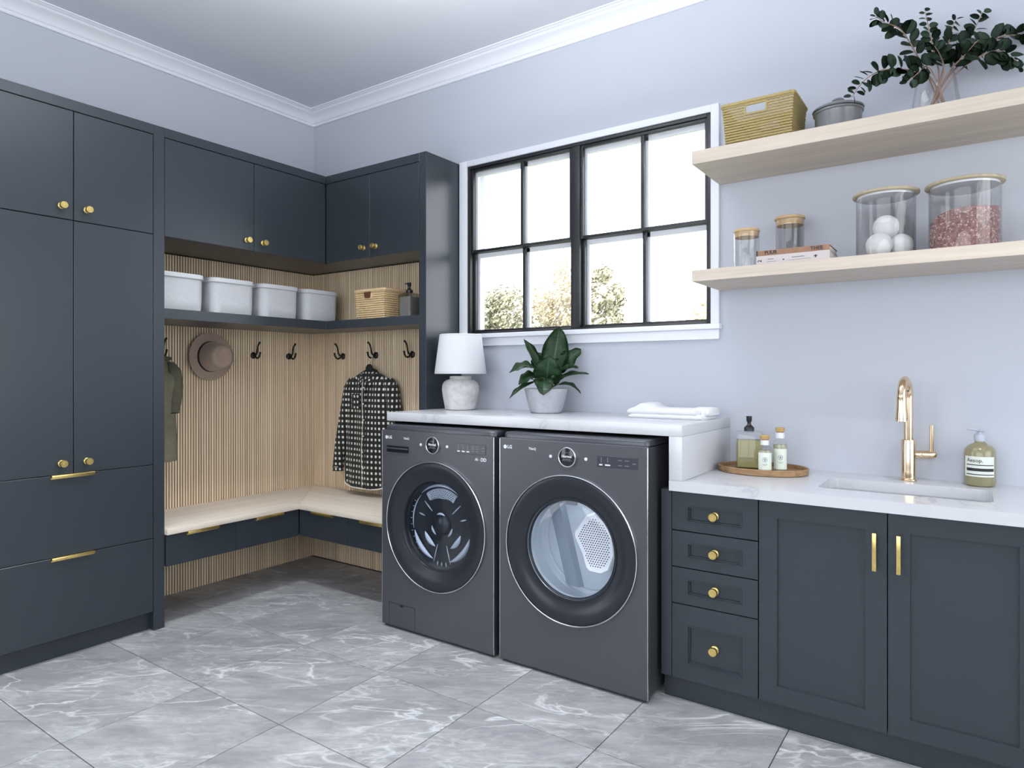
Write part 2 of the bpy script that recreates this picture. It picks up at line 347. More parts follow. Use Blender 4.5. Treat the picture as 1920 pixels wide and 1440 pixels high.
# ---- recessed ceiling downlights out of view: bench one fits its floor shadow, others added light
rim = mesh('trim_ring', LA([(0.045, -0.001), (0.058, -0.004), (0.062, 0.0), (0.040, 0.0), (0.040, 0.02)], seg=28), M['trim'])
lensm = mesh('lens', LA([(0, -0.0005), (0.044, -0.0005)], seg=24), plain('lamp_lens', (0.9, 0.9, 0.9), 0.5, emit=((1.0, 0.96, 0.92), 8)))
DL = [(1.22, -1.22), (2.55, -1.25), (3.85, -1.25), (1.3, -3.0), (2.6, -3.2), (4.6, -3.0)]
names = ['above the bench end of the floor', 'above the washing machines', 'above the sink run', 'above the floor before the tall cabinet', 'in the middle of the room', 'near the added side window']
for (x, y), nm in zip(DL, names):
    t = thing('ceiling_downlight', 'unseen recessed ceiling downlight '+nm, 'light', (x, y, H), 'unseen ceiling downlights')
    inst('trim_ring', rim, t, (x, y, H)); inst('lens', lensm, t, (x, y, H-0.0005))
    l = bpy.data.lights.new('downlight', 'SPOT'); l.energy = 130 if nm.startswith('above the bench') else (85 if 'sink' in nm else 45); l.spot_size = math.radians(86); l.spot_blend = 1.0; l.shadow_soft_size = 0.035; l.color = (0.97, 0.98, 1.0)
    o = bpy.data.objects.new('downlight', l); COL.objects.link(o); o.parent = t; o.location = (0, 0, -0.02)

# ---- unseen bowl uplight, made up to give the ceiling its glow
t = thing('glow_uplight', 'added unseen bowl uplight for the ceiling glow over the open floor', 'light', (2.3, -1.6, 2.44))
obj('bowl_shade', LA([(0, 0.0), (0.08, 0.004), (0.15, 0.028), (0.19, 0.062), (0.20, 0.085), (0.196, 0.085), (0.186, 0.064), (0.146, 0.032), (0.08, 0.009), (0, 0.005)], seg=40), M['trim'], t, local=True)
for k in range(3):
    bm = B(); tube(bm, [(0.195*math.cos(k*2.094), 0.195*math.sin(k*2.094), 0.083), (0, 0, 0.585)], 0.0025, 6); obj('hanging_wire', bm, M['iron'], t, local=True)
obj('ceiling_rose', LA([(0, 0.575), (0.045, 0.577), (0.05, 0.585), (0.05, 0.5945), (0, 0.5945)], seg=24), M['trim'], t, local=True)
l = bpy.data.lights.new('ceiling_glow_light', 'AREA'); l.shape = 'DISK'; l.size = 0.30; l.energy = 46; l.color = (0.95, 0.975, 1.0)
o = bpy.data.objects.new('ceiling_glow_light', l); COL.objects.link(o); o.parent = t; o.location = (0, 0, 0.080); o.rotation_euler = (PI, 0, 0)

# ---------------------------------------------------------------- hardware shared meshes
knob_me = mesh('knob', LA([(0, 0), (0.015, 0), (0.015, 0.004), (0.012, 0.006), (0.0075, 0.007), (0.0075, 0.016), (0.013, 0.018), (0.0155, 0.020), (0.0155, 0.030), (0.0145, 0.0315), (0.011, 0.0315), (0.0105, 0.0308), (0.008, 0.0308), (0.0075, 0.0318), (0, 0.0322)], seg=24), M['brass'])
def knob(parent, x, y, z, face):
    return inst('knob', knob_me, parent, (x, y, z), (0, PI/2, 0) if face == '+x' else (PI/2, 0, 0))
def pull_x(parent, y0, y1, z, x):       # edge pull on a front that faces +x
    bm = B(); box(bm, x, x+0.016, y0, y1, z-0.006, z+0.006); box(bm, x-0.002, x+0.004, y0, y1, z-0.012, z+0.006)
    return obj('pull_handle', bm, M['brass'], parent, bevel=0.0015)
def pull_y(parent, x0, x1, z, y):
    bm = B(); box(bm, x0, x1, y-0.016, y, z-0.006, z+0.006); box(bm, x0, x1, y-0.004, y+0.002, z-0.012, z+0.006)
    return obj('pull_handle', bm, M['brass'], parent, bevel=0.0015)
FX, FY = 0.487, -0.298
G = 0.0016
def slab_x(name, parent, y0, y1, z0, z1, x1=FX, t=0.02): return obj(name, bx(x1-t, x1, y0+G, y1-G, z0+G, z1-G), M['cab'], parent, bevel=0.0012, seg=1)
def slab_y(name, parent, x0, x1, z0, z1, y0=FY, t=0.02): return obj(name, bx(x0+G, x1-G, y0, y0+t, z0+G, z1-G), M['cab'], parent, bevel=0.0012, seg=1)

# ---------------------------------------------------------------- tall cabinet on the left wall
t = thing('tall_cabinet', 'tall charcoal cabinet with four flat doors, two drawers and brass knobs on left wall', 'cabinet', (0.24, -1.7, 0))
obj('body', bx(0.002, FX-0.021, -2.10, -1.346, 0.09, 2.464), M['cab_dark'], t)
obj('side_panel', bx(0.002, FX, -1.344, -1.2915, 0.0, 2.464), M['cab'], t, bevel=0.001, seg=1)
obj('side_panel', bx(0.002, FX, -2.10, -2.049, 0.0, 2.464), M['cab'], t, bevel=0.001, seg=1)
obj('top_rail', bx(FX-0.02, FX, -2.049, -1.344, 2.417, 2.464), M['cab'], t, bevel=0.001, seg=1)
obj('toe_kick', bx(0.05, 0.445, -2.049, -1.344, 0.0, 0.09), M['cab'], t)
for y0, y1, ky in ((-2.047, -1.695, -1.743), (-1.695, -1.345, -1.641)):
    knob(slab_x('door', t, y0, y1, 1.930, 2.415), FX, ky, 1.986, '+x')
    knob(slab_x('door', t, y0, y1, 0.808, 1.930), FX, ky, 0.858, '+x')
for z0, z1 in ((0.450, 0.808), (0.092, 0.450)):
    pull_x(slab_x('drawer', t, -2.047, -1.345, z0, z1), -1.785, -1.613, z1-0.004, FX)
# ---------------------------------------------------------------- upper cabinets of the alcove
t = thing('upper_cabinet', 'charcoal two-door upper cabinet on left wall above the white bins', 'cabinet', (0.24, -0.8, 1.928))
obj('body', bx(0.002, FX-0.021, -1.291, -0.002, 1.930, 2.464), M['cab'], t)
obj('top_rail', bx(FX-0.02, FX, -1.291, FY, 2.417, 2.464), M['cab'], t, bevel=0.001, seg=1)
knob(slab_x('door', t, -1.291, -0.794, 1.928, 2.415), FX, -0.839, 1.983, '+x')
knob(slab_x('door', t, -0.794, FY-0.002, 1.928, 2.415), FX, -0.737, 1.983, '+x')
t = thing('upper_cabinet', 'charcoal two-door upper cabinet beside the window above the wicker basket', 'cabinet', (0.9, -0.15, 1.928))
obj('body', bx(FX-0.019, 1.262, FY+0.021, -0.002, 1.930, 2.464), M['cab'], t)
obj('top_rail', bx(FX, 1.262, FY, FY+0.02, 2.417, 2.464), M['cab'], t, bevel=0.001, seg=1)
obj('side_panel', bx(1.262, 1.312, FY, -0.002, 0.0, 2.464), M['cab'], t, bevel=0.001, seg=1)
knob(slab_y('door', t, FX+0.001, 0.874, 1.928, 2.415), 0.822, FY, 1.988, '-y')
knob(slab_y('door', t, 0.874, 1.260, 1.928, 2.415), 0.922, FY, 1.988, '-y')
# ---------------------------------------------------------------- slatted panels
sl_me = mesh('slat', bx(-0.006, 0.012, -0.0058, 0.0058, 0, 1.926), M['slat'], bevel=0.0008, seg=1)
t = thing('slat_wall_panel', 'vertical oak slat panelling on left wall behind the hat', 'wall panel', (0, -0.65, 0))
obj('backing', bx(0.0005, 0.0195, -1.291, -0.0005, 0.0, 1.927), M['backing'], t)
n = 80
for i in range(n): inst('slat', sl_me, t, (0.010, -0.027-(1.258*i/(n-1)), 0))
t = thing('slat_wall_panel', 'vertical oak slat panelling on window wall behind the checked shirt', 'wall panel', (0.64, 0, 0))
obj('backing', bx(0.0225, 1.262, -0.0195, -0.0005, 0.0, 1.927), M['backing'], t)
n = 77
for i in range(n): inst('slat', sl_me, t, (0.030+1.224*i/(n-1), -0.010, 0), (0, 0, -PI/2))
# ---------------------------------------------------------------- L-shaped shelf and bench
def Lpoly(xl, yl, x1, y1): return [(0.0225, y1), (xl, y1), (xl, yl), (x1, yl), (x1, -0.0225), (0.0225, -0.0225)]
tag(obj('corner_shelf', prism(B(), Lpoly(FX, FY, 1.2615, -1.291), 'z', 1.523, 1.574), M['cab'], bevel=0.001, seg=1), 'charcoal L-shaped shelf in the slatted alcove carrying white bins', 'shelf')
bt = thing('corner_bench', 'pale oak L-shaped bench top in the slatted alcove', 'bench', (0.3, -0.3, 0.456))
bm = B(); prism(bm, [(0.0225, -1.291), (0.513, -1.291), (0.513, -0.518), (0.0225, -0.0225)], 'z', 0.4565, 0.487); obj('bench_board', bm, M['benchy'], bt, bevel=0.002)
bm = B(); prism(bm, [(0.0226, -0.0225), (0.5131, -0.518), (1.2615, -0.518), (1.2615, -0.0225)], 'z', 0.4565, 0.487); obj('bench_board', bm, M['benchx'], bt, bevel=0.002)
t = thing('bench_drawer_unit', 'charcoal two-drawer unit under the bench along left wall', 'drawer unit', (0.25, -0.9, 0.298))
obj('body', bx(0.0225, 0.478, -1.291, -0.0225, 0.300, 0.456), M['cab'], t)
for y0, y1, h0, h1 in ((-1.290, -0.908, -1.186, -1.016), (-0.908, -0.506, -0.795, -0.619)):
    pull_x(slab_x('drawer', t, y0, y1, 0.298, 0.454, x1=0.500), h0, h1, 0.449, 0.500)
t = thing('bench_drawer_unit', 'charcoal two-drawer unit under the bench below the checked shirt', 'drawer unit', (0.85, -0.25, 0.298))
obj('body', bx(0.480, 1.2615, -0.482, -0.0225, 0.300, 0.456), M['cab'], t)
for x0, x1, h0, h1 in ((0.502, 0.917, 0.62, 0.80), (0.917, 1.2615, 1.026, 1.20)):
    pull_y(slab_y('drawer', t, x0, x1, 0.298, 0.454, y0=-0.505), h0, h1, 0.449, -0.505)
# ---------------------------------------------------------------- sink run
CY = -0.565
def inset_front(x0, x1, z0, z1, ix0, ix1, iz0, iz1, y=CY, t=0.022, steps=((0, 0), (0.0005, -0.003), (0.0035, -0.003), (0.0055, 0.005), (0.0085, 0.005), (0.010, 0.012))):
    """slab with a recessed centre field; steps = (inset, depth) rings of the moulding"""
    bm = B()
    def ring(a0, a1, b0, b1, yy): return [(a0, yy, b0), (a1, yy, b0), (a1, yy, b1), (a0, yy, b1)]
    R = [ring(x0, x1, z0, z1, y+t), ring(x0, x1, z0, z1, y)]
    for i, d in steps: R.append(ring(ix0+i, ix1-i, iz0+i, iz1-i, y+d))
    loft(bm, R, cap0=True, cap1=True); bmesh.ops.recalc_face_normals(bm, faces=bm.faces); return bm
t = thing('drawer_cabinet', 'charcoal base cabinet with four moulded drawers beside the dryer', 'cabinet', (2.97, -0.3, 0))
obj('body', bx(2.772, 3.136, CY+0.023, -0.002, 0.09, 0.807), M['cab_dark'], t)
obj('filler_strip', bx(2.772, 2.8135, CY, CY+0.022, 0.092, 0.807), M['cab'], t, bevel=0.001, seg=1)
obj('toe_kick', bx(2.772, 3.136, -0.531, -0.1, 0, 0.09), M['cab'], t)
for z0, z1, a, b, kz in ((0.655, 0.806, 0.691, 0.751, 0.722), (0.516, 0.654, 0.554, 0.612, 0.583), (0.377, 0.515, 0.414, 0.474, 0.444), (0.092, 0.376, 0.153, 0.300, 0.227)):
    d = obj('drawer', inset_front(2.8165, 3.1345, z0+G, z1-G, 2.876, 3.079, a, b), M['cab'], t, smooth=False)
    knob(d, 2.977, CY+0.012, kz, '-y')
def bar_handle(parent, x, z0, z1):
    bm = B(); box(bm, x-0.0062, x+0.0062, CY-0.030, CY-0.022, z0, z1); box(bm, x-0.005, x+0.005, CY-0.022, CY, z0+0.012, z0+0.022); box(bm, x-0.005, x+0.005, CY-0.022, CY, z1-0.022, z1-0.012)
    return obj('bar_handle', bm, M['brass'], parent, bevel=0.0012)
SH = ((0, 0), (0.0005, 0.009))
def door_cabinet(label, xs, handles, x0, x1):
    t = thing('base_cabinet', label, 'cabinet', ((x0+x1)/2, -0.3, 0))
    b = B(); box(b, x0, x0+0.018, CY+0.023, -0.002, 0.09, 0.807); box(b, x1-0.018, x1, CY+0.023, -0.002, 0.09, 0.807); box(b, x0, x1, CY+0.023, -0.002, 0.09, 0.108); box(b, x0+0.018, x1-0.018, -0.02, -0.002, 0.108, 0.807)
    obj('body', b, M['cab_dark'], t); obj('toe_kick', bx(x0, x1, -0.531, -0.1, 0, 0.0899), M['cab'], t)
    for (a, b_), hx in zip(xs, handles):
        d = obj('door', inset_front(a+G, b_-G, 0.094, 0.804, a+0.063, b_-0.064, 0.156, 0.743, steps=SH), M['cab'], t, smooth=False)
        bar_handle(d, hx, 0.617, 0.739)
door_cabinet('charcoal sink cabinet with two shaker doors and upright brass handles', [(3.137, 3.538), (3.538, 3.940)], [3.503, 3.571], 3.1365, 3.9405)
door_cabinet('charcoal base cabinet with two shaker doors at the far right end of the counter', [(3.941, 4.27), (4.27, 4.60)], [4.236, 4.303], 3.941, 4.6005)
# counters
ct = thing('raised_countertop', 'white quartz countertop over the washing machines with a waterfall end', 'countertop', (2.08, -0.3, 1.0125))
bm = B(); box(bm, 1.3125, 2.866, -0.593, -0.0005, 1.0125, 1.056); obj('slab', bm, M['marble'], ct, bevel=0.003)
obj('waterfall_end', bx(2.814, 2.866, -0.593, -0.0005, 0.8465, 1.0125), M['marble'], ct, bevel=0.001)
obj('support_panel', bx(1.3125, 1.330, -0.55, -0.002, 0.0, 1.0125), M['cab_dark'], ct)
SX0, SX1, SY0, SY1 = 3.306, 3.817, -0.440, -0.165
bm = B(); cr = 0.03
outer = rrect(SX1-SX0, SY1-SY0, cr, 4, ((SX0+SX1)/2, (SY0+SY1)/2))
# slab with rounded sink cut-out: match each cut-out point to the slab outline
X0, X1, Y0, Y1 = 2.814, 4.60, -0.593, -0.0005
def proj_out(p):
    cx, cy = (SX0+SX1)/2, (SY0+SY1)/2; dx, dy = p[0]-cx, p[1]-cy
    s = min([k for k in ((X1-cx)/dx if dx > 0 else 1e9, (X0-cx)/dx if dx < 0 else 1e9, (Y1-cy)/dy if dy > 0 else 1e9, (Y0-cy)/dy if dy < 0 else 1e9)])
    return (cx+dx*s, cy+dy*s)
def lerp_rect():
    pts = [proj_out(p) for p in outer]
    corners = [(X1, Y1), (X0, Y1), (X0, Y0), (X1, Y0)]
    for c in corners:
        k = min(range(len(pts)), key=lambda i: (pts[i][0]-c[0])**2+(pts[i][1]-c[1])**2); pts[k] = c
    return pts
rp = lerp_rect(); ZT, ZB = 0.846, 0.8075
loft(bm, [[(x, y, ZB) for x, y in outer], [(x, y, ZB) for x, y in rp], [(x, y, ZT) for x, y in rp], [(x, y, ZT) for x, y in outer], [(x, y, ZB) for x, y in outer]])
bmesh.ops.remove_doubles(bm, verts=bm.verts, dist=1e-6); bmesh.ops.recalc_face_normals(bm, faces=bm.faces)
tag(obj('countertop', bm, M['marble'], smooth=False), 'white quartz countertop with a cut-out for the sink', 'countertop')
bm = B(); ctr = ((SX0+SX1)/2, (SY0+SY1)/2); w_, d_ = SX1-SX0, SY1-SY0
rings = [[(x, y, 0.8072) for x, y in rrect(w_+0.05, d_+0.05, 0.05, 4, ctr)], [(x, y, 0.8072) for x, y in rrect(w_+0.006, d_+0.006, cr, 4, ctr)], [(x, y, 0.67) for x, y in rrect(w_-0.01, d_-0.01, cr, 4, ctr)], [(x, y, 0.655) for x, y in rrect(w_-0.04, d_-0.04, cr, 4, ctr)], [(x, y, 0.650) for x, y in rrect(0.09, 0.09, 0.044, 4, ctr)],
         [(x, y, 0.640) for x, y in rrect(0.09, 0.09, 0.044, 4, ctr)], [(x, y, 0.640) for x, y in rrect(w_-0.02, d_-0.02, cr, 4, ctr)], [(x, y, 0.66) for x, y in rrect(w_+0.006, d_+0.006, cr, 4, ctr)], [(x, y, 0.79) for x, y in rrect(w_+0.02, d_+0.02, 0.04, 4, ctr)], [(x, y, 0.80) for x, y in rrect(w_+0.05, d_+0.05, 0.05, 4, ctr)], [(x, y, 0.8072) for x, y in rrect(w_+0.05, d_+0.05, 0.05, 4, ctr)]]
loft(bm, rings); bmesh.ops.remove_doubles(bm, verts=bm.verts, dist=1e-6); bmesh.ops.recalc_face_normals(bm, faces=bm.faces)
st = thing('sink', 'white rectangular undermount sink below the gold faucet', 'sink', (ctr[0], ctr[1], 0.64))
obj('basin', bm, M['marble'], st)
obj('drain', LA([(0.044, 0.6505), (0.044, 0.648), (0.030, 0.646), (0.010, 0.645), (0, 0.645)], seg=24, c=(ctr[0], ctr[1], 0)), M['chrome'], st)
# floating shelves
for nm, z0, z1 in (('upper', 2.103, 2.157), ('lower', 1.626, 1.672)):
    tag(obj('floating_shelf', bx(2.819, 4.35, -0.36, -0.0005, z0, z1), M['oakx'], bevel=0.0015, seg=1), {'upper': 'thick bleached oak floating shelf, the upper one with vase and basket', 'lower': 'bleached oak floating shelf, the lower one with glass jars and books'}[nm], 'shelf', 'floating shelves')

# ---------------------------------------------------------------- washing machine and dryer
RotF = Matrix.Rotation(PI/2, 4, 'X')     # lathe axis z -> -y (towards the room)
FW = -0.655
def front_plate(x0, x1, z0, z1, cx, cz, r, y, t, seg=64):
    bm = B(); inner = []; outer = []
    for i in range(seg):
        a = 2*PI*i/seg; dx, dz = math.cos(a), math.sin(a); inner.append((cx+r*dx, cz+r*dz))
        s = min((x1-cx)/dx if dx > 1e-9 else 1e9, (x0-cx)/dx if dx < -1e-9 else 1e9, (z1-cz)/dz if dz > 1e-9 else 1e9, (z0-cz)/dz if dz < -1e-9 else 1e9)
        outer.append([cx+dx*s, cz+dz*s])
    for c in ((x0, z0), (x0, z1), (x1, z0), (x1, z1)):
        k = min(range(seg), key=lambda i: (outer[i][0]-c[0])**2+(outer[i][1]-c[1])**2); outer[k] = list(c)
    loft(bm, [[(x, y+t, z) for x, z in inner], [(x, y+t, z) for x, z in outer], [(x, y+0.003, z) for x, z in outer], [((x-cx)*0.992+cx, y, (z-cz)*0.994+cz) for x, z in outer], [(x, y, z) for x, z in inner], [(x, y+t, z) for x, z in inner]])
    bmesh.ops.remove_doubles(bm, verts=bm.verts, dist=1e-6); bmesh.ops.recalc_face_normals(bm, faces=bm.faces); return bm
def flat_text(parent, txt, size, x, z, m, bold=0.0, y=FW, name='lettering', align='CENTER'):
    return inst(name, text_mesh(txt, size, 0.0004, m, bold, align), parent, (x, y-0.0006, z), (PI/2, 0, 0))
def dash(parent, items, m, y, name='printed_marks'):
    bm = B()
    for x0, x1, z0, z1 in items: box(bm, x0, x1, y-0.0008, y, z0, z1)
    return obj(name, bm, m, parent)
def machine(kind, label, x0, x1):
    cx = (x0+x1)/2; cz = 0.534
    t = thing(kind, label, {'washing_machine': 'washing machine', 'tumble_dryer': 'dryer'}[kind], (cx, -0.36, 0))
    b = B(); yb = -0.06
    # cabinet shell, open at the front
    w = 0.006
    box(b, x0+0.003, x0+0.003+w, FW+0.024, yb, 0.02, 0.970); box(b, x1-0.003-w, x1-0.003, FW+0.024, yb, 0.02, 0.970); box(b, x0+0.01, x1-0.01, yb-w, yb, 0.02, 0.970); box(b, x0+0.01, x1-0.01, FW+0.024, yb, 0.02, 0.03)
    obj('cabinet', b, M['machine_side'], t, bevel=0.002)
    pl = obj('front_panel', front_plate(x0, x1, 0.012, 0.973, cx, cz, 0.300, FW, 0.024), M['machine'], t)
    for x in (x0, x1): obj('edge_strip', bx(x-0.0016, x+0.0016, FW-0.0005, FW+0.004, 0.014, 0.970), M['chrome'], pl, bevel=0.0008)
    lb = B()
    loft(lb, [[(x, y, z) for x, y in rrect(x1-x0-0.006-i*2, 0.585-i*2, 0.03, 5, (cx, -0.350))] for i, z in ((0.0, 0.9735), (0, 0.986), (0.003, 0.993), (0.010, 0.998))], cap0=True, cap1=True); bmesh.ops.recalc_face_normals(lb, faces=lb.faces)
    obj('top_lid', lb, M['lid'], t)
    for fx in (x0+0.06, x1-0.06):
        for fy in (FW+0.06, yb-0.05): obj('foot', LA([(0, 0), (0.022, 0), (0.022, 0.006), (0.012, 0.008), (0.012, 0.021), (0, 0.021)], seg=16, c=(fx, fy, 0)), M['rubber'], t)
    obj('kick_strip', bx(x0+0.012, x1-0.012, FW+0.010, FW+0.030, 0.003, 0.02), M['rubber'], t)
    # door
    C = (cx, FW, cz)
    def L(prof, seg=64): return LA([(r, h) for r, h in prof], seg=seg, c=C, M=RotF.to_3x3())
    dr = obj('door', L([(0.298, -0.02), (0.302, 0.0), (0.3005, 0.006), (0.296, 0.008), (0.280, 0.0085), (0.258, 0.006), (0.244, 0.002), (0.236, -0.001), (0.230, -0.003), (0.224, -0.006), (0.216, -0.008), (0.210, -0.010), (0.206, -0.018)] if kind == 'washing_machine' else
                       [(0.298, -0.02), (0.302, 0.0), (0.3005, 0.006), (0.296, 0.008), (0.280, 0.0085), (0.260, 0.005), (0.246, -0.001), (0.236, -0.005), (0.226, -0.007), (0.215, -0.009), (0.204, -0.011), (0.200, -0.012), (0.196, -0.022)]), M['door'], t, angle=60)
    obj('door_ring', L([(0.302, 0.0005), (0.3055, 0.006), (0.3055, 0.011), (0.3025, 0.0125), (0.3005, 0.0105), (0.3015, 0.004)]), M['chrome'], dr)
    r_in = 0.218 if kind == 'washing_machine' else 0.200
    for k, rr in enumerate((0.004, 0.012)): obj('bezel_ring', L([(r_in+rr-0.0012, -0.012+k*0.003), (r_in+rr, -0.0085+k*0.003), (r_in+rr+0.0012, -0.012+k*0.003)]), M['chrome'] if k == 0 else M['door'], dr)
    return t, dr, cx, cz, L
wx = (1.344, 2.034)
t, dr, cx, cz, L = machine('washing_machine', 'graphite front-loading washing machine with detergent drawer next to the bench', *wx)
M['drum'] = plain('steel_drum', (0.30, 0.32, 0.36), 0.22, metal=1)
M['drumdark'] = plain('dark_drum_back', (0.10, 0.11, 0.13), 0.30, metal=0.8)
def smoke_glass(name, tint): return glass(name, tint, 0.02, 1.5)
M['bowl'] = smoke_glass('smoked_bowl_glass', (0.80, 0.84, 0.90)); M['bowl2'] = smoke_glass('dryer_door_glass', (0.93, 0.96, 1.0))
M['highlight'] = plain('highlight_moulding', (0.60, 0.65, 0.72), 0.25, metal=0.25, coat=0.5); M['drumblack'] = plain('dark_drum_plastic', (0.022, 0.025, 0.031), 0.22)  # pale moulding colour puts bright highlights on the dark drum
obj('glass_bowl', L([(0.212, -0.010), (0.200, -0.010), (0.170, -0.010), (0.12, -0.0095), (0, -0.009)]), M['bowl'], dr)
obj('door_gasket', L([(0.222, -0.012), (0.224, -0.036), (0.216, -0.042), (0.24, -0.043)]), M['rubber'], t)
obj('drum', L([(0.24, -0.0435), (0.222, -0.044), (0.216, -0.049), (0.205, -0.054), (0.185, -0.055), (0.15, -0.059), (0.10, -0.063), (0.06, -0.061), (0, -0.061)]), M['drumblack'], t)
hub = obj('drum_hub', L([(0.050, -0.060), (0.046, -0.048), (0.036, -0.038), (0.020, -0.033), (0, -0.032)], 40), M['drumblack'], t)
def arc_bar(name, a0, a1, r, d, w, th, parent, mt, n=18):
    # lens-shaped raised moulding for a rib or its highlight, along an arc round the door axis
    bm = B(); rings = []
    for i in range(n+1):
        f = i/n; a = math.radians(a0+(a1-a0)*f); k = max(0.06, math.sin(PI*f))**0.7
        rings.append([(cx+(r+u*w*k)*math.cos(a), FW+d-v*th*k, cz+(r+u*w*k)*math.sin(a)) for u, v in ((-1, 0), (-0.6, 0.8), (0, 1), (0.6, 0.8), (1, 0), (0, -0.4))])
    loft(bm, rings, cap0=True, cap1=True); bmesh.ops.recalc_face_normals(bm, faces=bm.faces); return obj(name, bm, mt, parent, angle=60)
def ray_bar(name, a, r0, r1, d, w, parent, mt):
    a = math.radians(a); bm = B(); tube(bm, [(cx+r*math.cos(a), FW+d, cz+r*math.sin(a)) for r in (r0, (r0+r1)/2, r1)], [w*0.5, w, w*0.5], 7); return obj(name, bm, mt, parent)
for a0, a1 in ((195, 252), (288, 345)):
    arc_bar('drum_rib', a0, a1, 0.176, 0.0490, 0.014, 0.010, t, M['highlight']); arc_bar('drum_rib', a0+8, a1-4, 0.118, 0.0550, 0.013, 0.010, t, M['highlight'])
arc_bar('drum_rib', 48, 132, 0.186, 0.0490, 0.007, 0.008, t, M['highlight'])
for a0, a1 in ((135, 192), (-12, 45)): arc_bar('drum_rib', a0, a1, 0.182, 0.0510, 0.004, 0.005, t, M['highlight'])
arc_bar('hub_glint', 60, 120, 0.052, 0.0450, 0.006, 0.006, hub, M['highlight']); arc_bar('hub_glint', 190, 235, 0.064, 0.0530, 0.006, 0.006, hub, M['highlight']); arc_bar('hub_glint', 305, 350, 0.064, 0.0530, 0.006, 0.006, hub, M['highlight'])  # hub highlights modelled as pale raised arcs
for a in (42, 138): ray_bar('drum_spoke', a, 0.085, 0.150, 0.0560, 0.0035, t, M['highlight'])
for a in (165, 15): ray_bar('drum_spoke', a, 0.115, 0.150, 0.0560, 0.0045, t, M['highlight'])
for a in (254, 286): ray_bar('drum_spoke', a, 0.10, 0.19, 0.0540, 0.0028, t, M['highlight'])
for a in (262, 270, 278): ray_bar('drum_spoke', a, 0.178, 0.198, 0.0520, 0.0035, t, M['highlight'])
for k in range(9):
    for s_ in (0, 1): ray_bar('rim_notch', 150+k*9 if s_ == 0 else 30-k*9, 0.190, 0.199, 0.0510, 0.0022, t, M['highlight'])
# perforated shield at the top of the drum
bm = B(); rings = []
for i in range(21):
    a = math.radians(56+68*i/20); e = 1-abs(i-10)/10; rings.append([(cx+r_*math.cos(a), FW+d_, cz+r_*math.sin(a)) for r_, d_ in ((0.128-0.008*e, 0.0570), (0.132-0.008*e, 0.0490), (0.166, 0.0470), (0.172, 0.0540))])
loft(bm, rings, close=False); bmesh.ops.recalc_face_normals(bm, faces=bm.faces); shd = obj('drum_shield', bm, M['highlight'], t)
bm = B()
for i in range(13):
    for j in range(4):
        a = math.radians(61+58*(i+0.5*(j % 2))/13); r_ = 0.132+0.0095*j; lathe(bm, [(0, 0.0005), (0.0026, 0.0005)], 6, (cx+r_*math.cos(a), FW+0.0475, cz+r_*math.sin(a)), RotF.to_3x3())
ph = obj('shield_holes', bm, M['black'], shd); ph['kind'] = 'stuff'
# washer fascia
ddw = obj('detergent_drawer', front_plate.__globals__['bx'](1.364, 1.551, FW-0.0012, FW+0.002, 0.855, 0.955), M['machine'], t, bevel=0.001, seg=1)
sb = B(); box(sb, 1.378, 1.525, FW-0.0025, FW-0.0005, 0.866, 0.898); obj('grip_recess', sb, M['black'], ddw)
obj('grip_lip', bx(1.380, 1.523, FW-0.008, FW-0.002, 0.882, 0.888), M['machine'], ddw, bevel=0.002)
def fascia(t, dx, dz, panel, btns, logo_x, logo_z, tx, yl=FW):
    d = obj('control_dial', LA([(0, 0.012), (0.036, 0.012), (0.0375, 0.011)], seg=40, c=(dx, FW, dz), M=RotF.to_3x3()), M['black'], t)
    obj('dial_ring', LA([(0.0365, 0.0), (0.0365, 0.0125), (0.0385, 0.0135), (0.0412, 0.012), (0.0418, 0.0)], seg=40, c=(dx, FW, dz), M=RotF.to_3x3()), M['chrome'], d)
    flat_text(d, 'Normal', 0.015, dx, dz+0.003, M['white_print'], 0.0003, y=FW-0.012)
    dash(d, [(dx-0.018, dx+0.018, dz-0.009, dz-0.0075), (dx-0.022, dx+0.022, dz-0.014, dz-0.0128), (dx-0.012, dx+0.012, dz+0.018, dz+0.0192)], M['grey_print'], FW-0.0121)
    p = obj('touch_panel', bx(panel[0], panel[1], FW-0.0022, FW+0.001, panel[2], panel[3]), M['panelface'], t, bevel=0.001, seg=1)
    for bxp in btns: obj('button', LA([(0, 0.004), (0.005, 0.004), (0.0065, 0.003), (0.0068, 0)], seg=20, c=(bxp, FW, dz-0.003), M=RotF.to_3x3()), M['white_print'], t)
    lg = obj('logo', LA([(0, 0.0009), (0.0085, 0.0009), (0.0085, 0)], seg=24, c=(logo_x, yl, logo_z), M=RotF.to_3x3()), M['white_print'], t)
    flat_text(lg, 'LG', 0.020, logo_x+0.012, logo_z, M['white_print'], 0.0005, align='LEFT', y=yl)
    flat_text(t, 'ThinQ', 0.014, tx, logo_z-0.001, M['white_print'], 0.0002, y=yl)
    return p
p = fascia(t, 1.685, 0.916, (1.820, 1.991, 0.890, 0.934), (1.604, 1.767), 1.377, 0.938, 1.510, FW-0.0013)
dash(p, [(1.829+i*0.027, 1.845+i*0.027, 0.896, 0.9015) for i in range(3)], M['white_print'], FW-0.0022)
dash(p, [(1.835+i*0.027, 1.837+i*0.027, 0.906, 0.926) for i in range(3)] + [(1.912+i*0.024, 1.928+i*0.024, zz, zz+0.002) for i in range(2) for zz in (0.902, 0.912, 0.922)] + [(1.970, 1.984, zz, zz+0.002) for zz in (0.905, 0.918)], M['grey_print'], FW-0.0022)
flat_text(t, 'AI', 0.017, 1.938, 0.867, M['white_print'], 0.0003); 
dash(t, [(1.948, 1.966, 0.865, 0.868)], M['grey_print'], FW-0.0002)
flat_text(t, 'DD', 0.021, 1.978, 0.867, M['white_print'], 0.0006)
